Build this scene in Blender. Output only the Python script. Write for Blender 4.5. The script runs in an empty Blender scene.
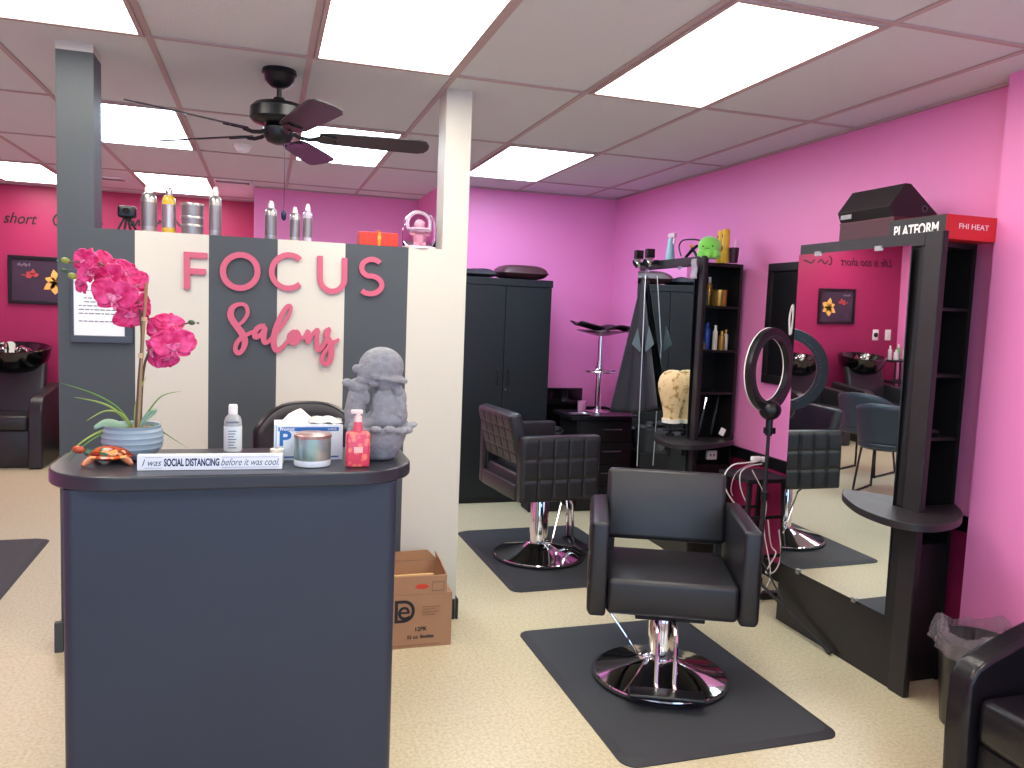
import bpy, bmesh, math, random
from mathutils import Vector, Matrix
random.seed(4)
R = math.radians
PI = math.pi
SC = bpy.context.scene
COL = SC.collection

# ------------------------------------------------------------------ camera
ZC = 1.51                      # eye height
CEIL = 2.525                   # ceiling height
F = 796.5                      # focal length in pixels at 1024 x 768
yaw, pitch, roll = 0.303284, -0.0895508, 0.039744
cy_, sy_, cp_, sp_, cr_, sr_ = math.cos(yaw), math.sin(yaw), math.cos(pitch), math.sin(pitch), math.cos(roll), math.sin(roll)
fw = Vector((sy_ * cp_, cy_ * cp_, sp_)); rt = Vector((cy_, -sy_, 0)); up = rt.cross(fw)
rt2 = rt * cr_ + up * sr_; up2 = -rt * sr_ + up * cr_
cam = bpy.data.cameras.new('camera'); camo = bpy.data.objects.new('camera', cam); COL.objects.link(camo)
m = Matrix.Identity(4)
for r in range(3):
    m[r][0], m[r][1], m[r][2] = rt2[r], up2[r], -fw[r]
m[2][3] = ZC
camo.matrix_world = m
cam.sensor_width = 36; cam.lens = F / 1024 * 36; cam.clip_start = .05; cam.clip_end = 200
SC.camera = camo

# ------------------------------------------------------------------ world, daylight, exposure
w = bpy.data.worlds.new('sky'); SC.world = w; w.use_nodes = True
bg = w.node_tree.nodes['Background']; bg.inputs[0].default_value = (.46, .70, 1, 1); bg.inputs[1].default_value = 3.2
SC.view_settings.view_transform = 'Standard'; SC.view_settings.look = 'None'
SC.view_settings.exposure = 0.08; SC.view_settings.gamma = 1
SC.view_settings.use_curve_mapping = False
LIGHT_WARM = 11.5; LIGHT_COOL = 13

# ------------------------------------------------------------------ helpers
def W(x, y, X=None, Y=None, Z=None):
    """the point where the sight line through a pixel meets a plane of the room"""
    d = rt2 * ((x - 512) / F) + up2 * ((384 - y) / F) + fw
    if X is not None: t = X / d[0]
    elif Y is not None: t = Y / d[1]
    else: t = (Z - ZC) / d[2]
    return d * t + Vector((0, 0, ZC))

def lin(h):
    if isinstance(h, str):
        h = [int(h[i:i + 2], 16) / 255 for i in (0, 2, 4)]
    return tuple((c / 12.92 if c <= .04045 else ((c + .055) / 1.055) ** 2.4) for c in h) + (1,)

MATS = {}
def mat(name, col, rough=.5, metal=0, noise=0, nscale=20, bump=0, bscale=60, coat=0, trans=0, emit=None, es=0, spec=.5, ior=1.45, sheen=0):
    if name in MATS: return MATS[name]
    M = bpy.data.materials.new(name); M.use_nodes = True; nt = M.node_tree; b = nt.nodes['Principled BSDF']
    c = lin(col)
    b.inputs['Base Color'].default_value = c; b.inputs['Roughness'].default_value = rough; b.inputs['Metallic'].default_value = metal
    b.inputs['Coat Weight'].default_value = coat; b.inputs['Coat Roughness'].default_value = .1
    b.inputs['Transmission Weight'].default_value = trans; b.inputs['IOR'].default_value = ior
    b.inputs['Specular IOR Level'].default_value = spec
    b.inputs['Sheen Weight'].default_value = sheen
    if emit: b.inputs['Emission Color'].default_value = lin(emit); b.inputs['Emission Strength'].default_value = es
    tc = None
    if noise or bump:
        tc = nt.nodes.new('ShaderNodeTexCoord')
    if noise:
        n = nt.nodes.new('ShaderNodeTexNoise'); n.inputs['Scale'].default_value = nscale; n.inputs['Detail'].default_value = 6
        mx = nt.nodes.new('ShaderNodeMix'); mx.data_type = 'RGBA'
        mx.inputs[6].default_value = tuple(v * (1 - noise) for v in c[:3]) + (1,)
        mx.inputs[7].default_value = tuple(min(1, v * (1 + noise)) for v in c[:3]) + (1,)
        nt.links.new(tc.outputs['Object'], n.inputs['Vector']); nt.links.new(n.outputs['Fac'], mx.inputs[0])
        nt.links.new(mx.outputs[2], b.inputs['Base Color'])
    if bump:
        n2 = nt.nodes.new('ShaderNodeTexNoise'); n2.inputs['Scale'].default_value = bscale; n2.inputs['Detail'].default_value = 4
        bp = nt.nodes.new('ShaderNodeBump'); bp.inputs['Strength'].default_value = bump; bp.inputs['Distance'].default_value = .005
        nt.links.new(tc.outputs['Object'], n2.inputs['Vector']); nt.links.new(n2.outputs['Fac'], bp.inputs['Height'])
        nt.links.new(bp.outputs[0], b.inputs['Normal'])
    MATS[name] = M
    return M

PINK = mat('pink paint', 'F08ECB', .42, noise=.03, nscale=3, bump=.08, bscale=90)
DEEP = mat('deep magenta paint', 'A0285A', .45, noise=.04, nscale=3, bump=.08, bscale=90)
CREAM = mat('cream paint', 'C7C6BC', .55, noise=.03, nscale=4, bump=.1, bscale=70)
SLATE = mat('slate grey paint', '41484D', .5, noise=.05, nscale=5, bump=.1, bscale=70)
BLACKTRIM = mat('black gloss trim', '141316', .3)
DESKM = mat('charcoal laminate', '2C3443', .38, noise=.12, nscale=3, bump=.06, bscale=8)
DESKTOP = mat('charcoal counter laminate', '2E3038', .28, noise=.06, nscale=6)
VINYL = mat('black vinyl', '1D1D22', .38, noise=.08, nscale=8, bump=.12, bscale=220, spec=.6)
VINYLB = mat('black upholstery', '2B2B2D', .32, noise=.1, nscale=6, bump=.15, bscale=120)
CHROME = mat('chrome', 'E6E4E6', .07, 1)
STEEL = mat('brushed steel', 'A9A9AC', .28, 1, noise=.05, nscale=60)
BLACKP = mat('black plastic', '121216', .3)
BLACKM = mat('matt black', '17171B', .6)
WOODB = mat('black woodgrain board', '191719', .36, noise=.2, nscale=14, bump=.1, bscale=40)
STILE = mat('dark greyed woodgrain board', '262426', .42, noise=.2, nscale=12, bump=.1, bscale=40)
CABM = mat('black cabinet laminate', '15191D', .42, noise=.1, nscale=5)
RUBBER = mat('black rubber mat', '34373B', .62, noise=.08, nscale=30, bump=.2, bscale=200)
RUBBERE = mat('black rubber edge', '2B2D31', .6)
MIRROR = mat('mirror glass', 'EAF0EE', .01, 1)
WHITE = mat('white plastic', 'F0EFEC', .4)
CLEAR = mat('clear plastic', 'F4F6F8', .05, trans=1, ior=1.3)
PINKL = mat('pink acrylic letter', 'BE5872', .4)
GLASSD = mat('dark glossy bowl', '0A0A0C', .06, coat=.6)
CARD = mat('brown cardboard', 'A57F60', .75, noise=.08, nscale=10, bump=.1, bscale=60)
CARDI = mat('cardboard inside', '95704F', .8, noise=.08, nscale=10)
STONE = mat('grey cast stone', '8A8D93', .9, noise=.38, nscale=55, bump=1.0, bscale=70)
GOLD = mat('gold foil', 'C9A455', .3, .8)
INK = mat('dark ink', '202028', .6)
NAVY = mat('navy ink', '2A2E5A', .6)

# floor: speckled cream vinyl tiles
def floor_mat():
    M = bpy.data.materials.new('cream vinyl tile'); M.use_nodes = True; nt = M.node_tree; b = nt.nodes['Principled BSDF']
    N = nt.nodes.new; L = nt.links.new
    tc = N('ShaderNodeTexCoord')
    br = N('ShaderNodeTexBrick'); br.offset = 0; br.inputs['Scale'].default_value = 1
    br.inputs['Brick Width'].default_value = .915; br.inputs['Row Height'].default_value = .915
    br.inputs['Mortar Size'].default_value = .0016; br.inputs['Mortar Smooth'].default_value = .3
    br.inputs['Color1'].default_value = lin('CFC6A8'); br.inputs['Color2'].default_value = lin('CCC3A4'); br.inputs['Mortar'].default_value = lin('BFB59C')
    n = N('ShaderNodeTexNoise'); n.inputs['Scale'].default_value = 75; n.inputs['Detail'].default_value = 4; n.inputs['Roughness'].default_value = .7
    cr = N('ShaderNodeValToRGB'); cr.color_ramp.elements[0].position = .36; cr.color_ramp.elements[0].color = lin('C9BCA0')
    cr.color_ramp.elements[1].position = .58; cr.color_ramp.elements[1].color = (1, 1, 1, 1)
    mx = N('ShaderNodeMix'); mx.data_type = 'RGBA'; mx.blend_type = 'MULTIPLY'; mx.inputs[0].default_value = .55
    n3 = N('ShaderNodeTexNoise'); n3.inputs['Scale'].default_value = 1.3; n3.inputs['Detail'].default_value = 3
    mx2 = N('ShaderNodeMix'); mx2.data_type = 'RGBA'; mx2.blend_type = 'MULTIPLY'; mx2.inputs[0].default_value = .25
    L(tc.outputs['Object'], br.inputs['Vector']); L(tc.outputs['Object'], n.inputs['Vector']); L(n.outputs['Fac'], cr.inputs[0])
    L(br.outputs['Color'], mx.inputs[6]); L(cr.outputs[0], mx.inputs[7])
    L(tc.outputs['Object'], n3.inputs['Vector']); L(mx.outputs[2], mx2.inputs[6]); L(n3.outputs['Color'], mx2.inputs[7])
    L(mx.outputs[2], b.inputs['Base Color'])
    b.inputs['Roughness'].default_value = .33
    bp = N('ShaderNodeBump'); bp.inputs['Strength'].default_value = .08; bp.inputs['Distance'].default_value = .003
    L(n3.outputs['Fac'], bp.inputs['Height']); L(bp.outputs[0], b.inputs['Normal'])
    return M
FLOOR = floor_mat()
CEILM = mat('ceiling tile', 'D1D9D7', .9, noise=.05, nscale=90, bump=.4, bscale=140)
GRIDM = mat('ceiling grid rail', 'B7A5A3', .6)
DIFW = mat('warm light diffuser', 'FFFFFF', .6, emit='FFF8EA', es=LIGHT_WARM)
DIFC = mat('cool light diffuser', 'FFFFFF', .6, emit='DDF0FF', es=LIGHT_COOL)

class MB:
    """collects shapes (world coordinates unless the thing is built around its own origin)"""
    def __init__(s): s.b = bmesh.new()
    def _tr(s, vs, M):
        bmesh.ops.transform(s.b, matrix=M, verts=vs)
    def _mi(s, vs, mi):
        if mi:
            for f in {f for v in vs for f in v.link_faces}: f.material_index = mi
    def box(s, x0, x1, y0, y1, z0, z1, M=None, mi=0, bev=0):
        g = bmesh.ops.create_cube(s.b, size=1); vs = g['verts']
        s._tr(vs, Matrix.Translation(((x0 + x1) / 2, (y0 + y1) / 2, (z0 + z1) / 2)) @ Matrix.Diagonal((abs(x1 - x0), abs(y1 - y0), abs(z1 - z0), 1)))
        s._mi(vs, mi)
        if bev:
            es = list({e for v in vs for e in v.link_edges})
            r = bmesh.ops.bevel(s.b, geom=es, offset=bev, segments=3, affect='EDGES', profile=.5)
            vs = list({v for f in r['faces'] for v in f.verts} | {v for v in vs if v.is_valid})
        if M: s._tr(vs, M)
        return s
    def cyl(s, p0, p1, r0, r1=None, seg=24, mi=0):
        p0, p1 = Vector(p0), Vector(p1); r1 = r0 if r1 is None else r1; d = p1 - p0
        g = bmesh.ops.create_cone(s.b, cap_ends=True, segments=seg, radius1=r0, radius2=r1, depth=d.length)
        q = d.to_track_quat('Z', 'Y').to_matrix().to_4x4()
        s._tr(g['verts'], Matrix.Translation((p0 + p1) / 2) @ q); s._mi(g['verts'], mi)
        return s
    def ell(s, c, r, M=None, seg=20, mi=0):
        g = bmesh.ops.create_uvsphere(s.b, u_segments=seg, v_segments=max(8, seg * 2 // 3), radius=1)
        if isinstance(r, (int, float)): r = (r, r, r)
        T = Matrix.Translation(c) @ (M or Matrix.Identity(4)) @ Matrix.Diagonal((r[0], r[1], r[2], 1))
        s._tr(g['verts'], T); s._mi(g['verts'], mi); return s
    def lathe(s, prof, c=(0, 0, 0), seg=32, M=None, mi=0, wav=None):
        rings = []
        T = Matrix.Translation(c) @ (M or Matrix.Identity(4))
        for r, z in prof:
            if r < 1e-5: rings.append([s.b.verts.new(T @ Vector((0, 0, z)))])
            else: rings.append([s.b.verts.new(T @ Vector((r * math.cos(2 * PI * i / seg), r * math.sin(2 * PI * i / seg), z))) for i in range(seg)])
        for a, b in zip(rings, rings[1:]):
            for i in range(seg):
                j = (i + 1) % seg
                if len(a) == 1 and len(b) == 1: continue
                if len(a) == 1: f = [a[0], b[i], b[j]]
                elif len(b) == 1: f = [a[j], a[i], b[0]]
                else: f = [a[j], a[i], b[i], b[j]]
                fc = s.b.faces.new(f); fc.material_index = mi
        return s
    def tube(s, pts, r, seg=8, mi=0, closed=False, flat=None):
        pts = [Vector(p) for p in pts]; n = len(pts); rings = []
        rs = r if isinstance(r, (list, tuple)) else [r] * n
        N = None
        for i, p in enumerate(pts):
            a = pts[i - 1] if (i or closed) else p; b = pts[(i + 1) % n] if (i < n - 1 or closed) else p
            t = (b - a).normalized()
            if N is None: N = t.orthogonal().normalized()
            N = (N - t * N.dot(t)); N = N.normalized() if N.length > 1e-6 else t.orthogonal().normalized()
            B = t.cross(N)
            rings.append([s.b.verts.new(p + (N * math.cos(2 * PI * k / seg) + B * math.sin(2 * PI * k / seg)) * rs[i]) for k in range(seg)])
        pr = list(zip(rings, rings[1:])) + ([(rings[-1], rings[0])] if closed else [])
        for a, b in pr:
            for k in range(seg):
                f = s.b.faces.new([a[k], a[(k + 1) % seg], b[(k + 1) % seg], b[k]]); f.material_index = mi
        if not closed:
            s.b.faces.new(rings[0][::-1]).material_index = mi; s.b.faces.new(rings[-1]).material_index = mi
        return s
    def prism(s, poly, z0, z1, M=None, mi=0):
        """polygon in x,y extruded along z"""
        T = M or Matrix.Identity(4)
        a = [s.b.verts.new(T @ Vector((x, y, z0))) for x, y in poly]; b = [s.b.verts.new(T @ Vector((x, y, z1))) for x, y in poly]
        n = len(poly); fs = [s.b.faces.new(a[::-1]), s.b.faces.new(b)]
        for i in range(n): fs.append(s.b.faces.new([a[i], a[(i + 1) % n], b[(i + 1) % n], b[i]]))
        for f in fs: f.material_index = mi
        return s
    def ribbon(s, pts, ws, d, M=None):
        """flat stroke in x,z of varying half-width, thickness d along -y"""
        T = M or Matrix.Identity(4); P = [Vector((p[0], p[1])) for p in pts]; n = len(P)
        if isinstance(ws, (int, float)): ws = [ws] * n
        L = []
        s.q = getattr(s, 'q', 0)
        for i, p in enumerate(P):
            t = (P[min(i + 1, n - 1)] - P[max(i - 1, 0)]).normalized(); nn = Vector((-t.y, t.x)) * ws[i]; s.q += 2.5e-5
            L.append([s.b.verts.new(T @ Vector((q.x, y, q.y))) for q, y in ((p + nn, 0), (p - nn, 0), (p - nn, -d - s.q), (p + nn, -d - s.q))])
        for a, b in zip(L, L[1:]):
            for k in range(1, 4): s.b.faces.new([a[k], a[(k + 1) % 4], b[(k + 1) % 4], b[k]])
        s.b.faces.new(L[0][::-1]); s.b.faces.new(L[-1]); return s
    def grid(s, fn, nu, nv, mi=0, closeu=False):
        V = [[s.b.verts.new(fn(i / nu, j / nv)) for j in range(nv + 1)] for i in range(nu + (0 if closeu else 1))]
        k = len(V)
        for i in range(nu):
            for j in range(nv):
                s.b.faces.new([V[i][j], V[(i + 1) % k][j], V[(i + 1) % k][j + 1], V[i][j + 1]]).material_index = mi
        return s

def obj(name, mb, mats, parent=None, smooth=False, bevel=0, sub=0, solid=0, world=False, mods=()):
    bmesh.ops.recalc_face_normals(mb.b, faces=mb.b.faces)
    if world and parent is not None:
        p = parent; off = Vector((0, 0, 0))
        while p is not None: off += Vector(p.location); p = p.parent
        bmesh.ops.translate(mb.b, verts=mb.b.verts, vec=-off)
    me = bpy.data.meshes.new(name); mb.b.to_mesh(me); mb.b.free()
    for mm in (mats if isinstance(mats, (list, tuple)) else [mats]): me.materials.append(mm)
    if smooth:
        for p in me.polygons: p.use_smooth = True
        try: me.set_sharp_from_angle(angle=R(42))
        except Exception: pass
    o = bpy.data.objects.new(name, me); COL.objects.link(o)
    if parent is not None: o.parent = parent
    if solid:
        md = o.modifiers.new('solid', 'SOLIDIFY'); md.thickness = solid; md.offset = 0
    if bevel:
        md = o.modifiers.new('bevel', 'BEVEL'); md.width = bevel; md.segments = 3; md.limit_method = 'ANGLE'; md.angle_limit = R(40)
        for p in me.polygons: p.use_smooth = True
        try: me.set_sharp_from_angle(angle=R(180))
        except Exception: pass
        md.harden_normals = True
    if sub:
        md = o.modifiers.new('sub', 'SUBSURF'); md.levels = sub; md.render_levels = sub
    return o

def tag(o, label=None, cat=None, group=None, kind=None):
    if label: o['label'] = label
    if cat: o['category'] = cat
    if group: o['group'] = group
    if kind: o['kind'] = kind
    return o
def thing(name, label, cat, loc=(0, 0, 0), rz=0, group=None):
    o = bpy.data.objects.new(name, None); COL.objects.link(o); o.empty_display_size = .05
    o.location = loc; o.rotation_euler = (0, 0, rz); return tag(o, label, cat, group)
def struct(name, mb, mats, **k):
    return tag(obj(name, mb, mats, **k), kind='structure')
def copy_tree(o, parent=None):
    c = o.copy(); COL.objects.link(c); c.parent = parent
    for ch in list(o.children): copy_tree(ch, c)
    return c
def text(name, body, size, M, material, parent=None, extrude=.0006, sx=1, fit=None, align='CENTER', shear=0, bold=0):
    cu = bpy.data.curves.new(name, 'FONT'); cu.body = body; cu.size = size; cu.extrude = extrude; cu.align_x = align; cu.align_y = 'CENTER'; cu.shear = shear; cu.offset = bold
    t = bpy.data.objects.new(name + '_curve', cu); COL.objects.link(t)
    bpy.context.view_layer.update()
    me = bpy.data.meshes.new_from_object(t.evaluated_get(bpy.context.evaluated_depsgraph_get()))
    bpy.data.objects.remove(t)
    if fit:
        xs_ = [v.co.x for v in me.vertices]; sx = fit / (max(xs_) - min(xs_)); me.transform(Matrix.Translation((-(max(xs_) + min(xs_)) / 2, 0, 0)))
    T = M @ Matrix.Diagonal((sx, 1, 1, 1))
    if parent is not None:
        T = Matrix.Translation(-Vector(parent.location)) @ T
    me.transform(T); me.materials.clear(); me.materials.append(material)
    o = bpy.data.objects.new(name, me); COL.objects.link(o)
    if parent is not None: o.parent = parent
    return o
FRONT = Matrix.Rotation(R(90), 4, 'X')            # text that faces -Y
def face(p, rx=90, rz=0): return Matrix.Translation(p) @ Matrix.Rotation(R(rz), 4, 'Z') @ Matrix.Rotation(R(rx), 4, 'X')

# ================================================================== THE ROOM
YF = -1.9; XL = -3.02; XR = 2.90
struct('floor', MB().box(XL - .1, XR + .1, YF - .1, 8.7, -.08, 0), FLOOR)
struct('ceiling', MB().box(XL - .1, XR + .1, YF - .1, 8.7, CEIL, CEIL + .08), CEILM)
RAILZ = .68
b = MB(); b.box(XR, XR + .12, 2.53, 6.57, RAILZ, CEIL); b.box(XR, XR + .12, 2.53, 6.57, 0, RAILZ, mi=1)
struct('wall_right', b, [PINK, DEEP])
b = MB(); b.box(2.80, 3.02, YF, 2.53, 0, CEIL); struct('wall_right_bay', b, PINK)
b = MB(); b.box(1.36, XR + .12, 6.45, 6.57, RAILZ, CEIL); b.box(1.36, XR + .12, 6.45, 6.57, 0, RAILZ, mi=1)
struct('wall_back_right', b, [PINK, DEEP])
struct('wall_back_niche', MB().box(-.1, 1.48, 7.50, 7.62, 0, CEIL).box(1.36, 1.48, 6.57, 7.5, 0, CEIL), PINK)
struct('wall_back_side', MB().box(-.1, .02, 7.62, 8.6, 0, CEIL), PINK)
struct('wall_back', MB().box(XL - .12, .02, 8.6, 8.72, 0, CEIL), DEEP)
struct('wall_left', MB().box(XL - .12, XL, YF, 8.6, 0, CEIL), PINK)
# shop front with its big glazed openings, behind the camera
b = MB(); b.box(XL, 2.8, YF - .12, YF, 2.32, CEIL); b.box(XL, 2.8, YF - .12, YF, 0, .35)
for x0, x1 in ((XL, -2.85), (-.98, -.86), (1.0, 1.12), (2.68, 2.8)): b.box(x0, x1, YF - .12, YF, .35, 2.32)
struct('wall_front', b, CREAM)
for k, (x0, x1) in enumerate(((-2.85, -.98), (-.86, 1.0), (1.12, 2.68))):
    b = MB()
    for q in ((x0, x1, .35, .40), (x0, x1, 2.27, 2.32), (x0, x0 + .05, .40, 2.27), (x1 - .05, x1, .40, 2.27)): b.box(q[0], q[1], YF - .09, YF - .03, q[2], q[3])
    struct('window_%d' % (k + 1), b, STEEL)
# chair rail and baseboards
b = MB(); b.box(XR - .018, XR - .0005, 2.532, 6.44, .645, .715); b.box(1.40, XR - .02, 6.432, 6.4495, .645, .715)
struct('trim_1', b, BLACKTRIM, bevel=.004)
b = MB(); b.box(XR - .015, XR - .0005, 2.532, 6.44, .0005, .10); b.box(1.40, XR - .02, 6.435, 6.4495, .0005, .10)
struct('baseboard_right', b, BLACKTRIM)
struct('baseboard_bay', MB().box(2.785, 2.7995, YF + .01, 2.52, .0005, .10), BLACKTRIM)
struct('baseboard_back', MB().box(XL + .01, -.11, 8.585, 8.5995, .0005, .10), BLACKTRIM)
# ceiling grid
b = MB()
GX = lambda i: -1.0528 + .61 * i
GY = lambda j: 3.4885 + 1.22 * j
for i in range(-3, 7): b.box(GX(i) - .012, GX(i) + .012, YF, 8.59, CEIL - .006, CEIL - .0005)
for j in range(-4, 5): b.box(XL + .01, XR - .01, GY(j) - .012, GY(j) + .012, CEIL - .0065, CEIL - .001)
b.box(XR - .022, XR - .001, 2.53, 6.45, CEIL - .012, CEIL - .001); b.box(1.37, XR - .001, 6.428, 6.449, CEIL - .012, CEIL - .001)
b.box(XL + .01, -.12, 8.575, 8.599, CEIL - .012, CEIL - .001); b.box(-.09, 1.35, 7.475, 7.499, CEIL - .012, CEIL - .001)
struct('trim_2', b, GRIDM)

def ceiling_light(i, j, cool, label):
    x0, x1, y0, y1 = GX(i) + .014, GX(i + 1) - .014, GY(j) + .014, GY(j + 1) - .014
    t = thing('ceiling_light', label, 'ceiling light', ((x0 + x1) / 2, (y0 + y1) / 2, CEIL - .012), 0, 'fluorescent ceiling panels')
    fr = MB(); e = .018
    for q in ((x0, x1, y0, y0 + e), (x0, x1, y1 - e, y1), (x0, x0 + e, y0 + e, y1 - e), (x1 - e, x1, y0 + e, y1 - e)): fr.box(*q, CEIL - .012, CEIL - .0008)
    obj('frame', fr, GRIDM, t, world=True)
    obj('diffuser', MB().box(x0 + e, x1 - e, y0 + e, y1 - e, CEIL - .009, CEIL - .002), DIFC if cool else DIFW, t, world=True)
ceiling_light(4, -1, 0, 'large warm white ceiling light panel closest to the right pink wall')
ceiling_light(2, -1, 0, 'large warm white ceiling light panel at the top centre, in front of the fan')
ceiling_light(0, -1, 0, 'warm ceiling light panel cut off by the top left of the photo')
ceiling_light(4, 1, 1, 'bluish ceiling light panel just right of the white column')
ceiling_light(2, 1, 1, 'bluish ceiling light panel behind the fan blades')
ceiling_light(0, 1, 1, 'bluish ceiling light panel between grey pillar and fan')
ceiling_light(0, 3, 0, 'small far warm ceiling light panel above the silver bottles')
ceiling_light(-2, 3, 0, 'far warm ceiling light panel left of the grey pillar')
for i, nm in ((0, 'left'), (2, 'middle'), (4, 'right')): ceiling_light(i, -3, 0, 'added warm ceiling light panel, unseen overhead nearest the shop window, %s one of that row' % nm)  # unseen row continuing the pattern, added to give the room more light

def vent(x, y, label):
    t = thing('ceiling_vent', label, 'air vent', (x, y, CEIL - .01), 0, 'ceiling vents')
    b = MB()
    for q in ((-.15, .15, -.08, -.065), (-.15, .15, .065, .08), (-.15, -.135, -.065, .065), (.135, .15, -.065, .065)): b.box(*q, -.005, .009)
    obj('frame', b, WHITE, t)
    b = MB()
    for k in range(5): b.box(-.135, .135, -.05 + k * .024, -.04 + k * .024, -.002, .006)
    obj('grille', b, STEEL, t)
vent(-1.30, 7.70, 'white ceiling vent nearest the grey pillar'); vent(-.27, 7.28, 'white ceiling vent nearest the corner of the purple wall')
t = thing('smoke_detector', 'round white smoke detector on the ceiling below the fan', 'smoke detector', (-.15, 5.60, CEIL - .001))
obj('base', MB().cyl((0, 0, -.012), (0, 0, 0), .06, .065), WHITE, t, smooth=True)
obj('sensor_cap', MB().lathe([(0, -.045), (.03, -.043), (.045, -.03), (.05, -.012)]), WHITE, t, smooth=True)

# ---- striped partition with pillar and column
YP = 3.70
b = MB()
xs = [-.813, -.523, -.232, .052, .345, .632, .91]
for k in range(6):
    b.box(xs[k], xs[k + 1], YP, YP + .16, 0, 1.79, mi=(0 if k % 2 == 0 else 1))
b.box(-.813, -.675, YP, YP + .16, 1.79, 2.49, mi=0); b.box(-.813, -.675, YP, YP + .16, 2.49, CEIL - .0005, mi=1)
b.box(.79, .91, YP, YP + .16, 1.79, CEIL - .0005, mi=1)
struct('wall_partition', b, [SLATE, CREAM])
b = MB(); b.box(-.832, .905, YP - .014, YP - .0005, .0005, .10); b.box(.9105, .922, YP - .014, YP + .16, .0005, .10); b.box(-.832, -.8205, YP - .002, YP + .16, .0005, .10)
struct('baseboard_partition', b, BLACKTRIM)
struct('trim_3', MB().box(-.832, -.80, YP - .04, YP - .015, .0005, .13), SLATE)

# ================================================================== RAISED LETTERS ON THE PARTITION
YW = YP - .001
def letter(name, label, strokes, hw):
    b = MB()
    for s in strokes: b.ribbon([((W(x, y, Y=YW)).x, (W(x, y, Y=YW)).z) for x, y in s], hw, .012, Matrix.Translation((0, YW, 0)))
    # the letter's own origin at its lower edge
    o = obj(name, b, PINKL)
    return tag(o, label, 'letter', 'letters of the salon name')
def arc(cx, cy, rx, ry, a0, a1, n=28):
    return [(cx + rx * math.cos(R(a0 + (a1 - a0) * k / n)), cy - ry * math.sin(R(a0 + (a1 - a0) * k / n))) for k in range(n + 1)]
letter('letter_f', 'pink raised letter F, first letter of the salon name on the striped wall', [[(187, 289), (187, 252)], [(184, 254.6), (207.5, 256)], [(187, 271), (206, 272)]], .0125)
letter('letter_o', 'pink raised round letter O on a grey stripe', [arc(240.3, 271.5, 17.3, 16.6, 0, 360, 48)], .0125)
letter('letter_c', 'pink raised letter C on the white stripe right of the O', [arc(288.5, 271.7, 16.8, 16.6, 46, 312)], .012)
letter('letter_u', 'pink raised letter U between the C and the S', [[(320, 256), (320, 278)] + arc(332.2, 278.5, 12.2, 12.8, 185, 355, 16) + [(344.3, 278), (344.5, 258)]], .012)
letter('letter_s', 'pink raised letter S, last capital of the salon name', [arc(371.5, 268, 10.0, 8.6, 35, 262, 16) [:-1] + [(370.5, 276.0)] + arc(370.3, 285, 11.2, 8.8, 72, -140, 16)], .0115)
# script word
SX = lambda x, y: (210 + x / 7.314, 290 + y / 7.318)
def smooth_path(P, n=6):
    out = []
    for i in range(len(P) - 1):
        p0, p1, p2, p3 = P[max(i - 1, 0)], P[i], P[i + 1], P[min(i + 2, len(P) - 1)]
        for k in range(n):
            t = k / n
            out.append(tuple(.5 * ((2 * p1[c]) + (-p0[c] + p2[c]) * t + (2 * p0[c] - 5 * p1[c] + 4 * p2[c] - p3[c]) * t * t + (-p0[c] + 3 * p1[c] - 3 * p2[c] + p3[c]) * t ** 3) for c in range(len(p1))))
    out.append(P[-1]); return out
SAL = [[(205, 258, 10), (245, 225, 11), (275, 170, 12), (262, 115, 12), (215, 104, 12), (165, 130, 17), (152, 190, 20), (185, 250, 20), (230, 310, 21), (255, 370, 20), (243, 430, 15), (210, 462, 14), (187, 440, 14), (195, 390, 14), (235, 345, 13), (300, 312, 12), (340, 300, 12)],
       [(405, 262, 14), (360, 270, 16), (328, 310, 17), (335, 345, 16), (370, 325, 12), (405, 275, 13), (392, 330, 18), (398, 380, 16), (430, 375, 12), (475, 320, 11)],
       [(475, 330, 11), (530, 255, 11), (580, 180, 11), (592, 125, 11), (565, 120, 14), (520, 190, 17), (480, 290, 19), (465, 380, 19), (485, 440, 17), (530, 415, 12), (580, 360, 12)],
       [(620, 300, 16), (590, 330, 20), (590, 370, 21), (625, 380, 20), (645, 345, 20), (632, 308, 18), (612, 330, 22), (625, 352, 22)], [(650, 350, 12), (690, 345, 12), (716, 300, 14), (715, 340, 15), (715, 380, 15), (745, 330, 12), (785, 290, 13), (780, 350, 15), (785, 430, 17), (810, 425, 14), (850, 360, 12), (868, 290, 13)],
       [(880, 282, 13), (850, 300, 15), (848, 335, 16), (875, 380, 20), (885, 440, 20), (875, 510, 19), (845, 540, 15), (815, 515, 14), (825, 470, 13), (870, 410, 12), (910, 380, 12), (942, 357, 8)]]
b = MB()
for k, s in enumerate(SAL):
    s = smooth_path(s); pts = []
    for x, y, _ in s:
        px_ = SX(x, y); p = W(px_[0], px_[1], Y=YW); pts.append((p.x, p.z))
    b.ribbon(pts, [q[2] / 7.314 * .0047 * 1.08 for q in s], .0118 + k * .0002, Matrix.Translation((0, YW, 0)))
tag(obj('script_lettering', b, PINKL), 'pink raised script word Salons on the striped wall', 'lettering')

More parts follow.
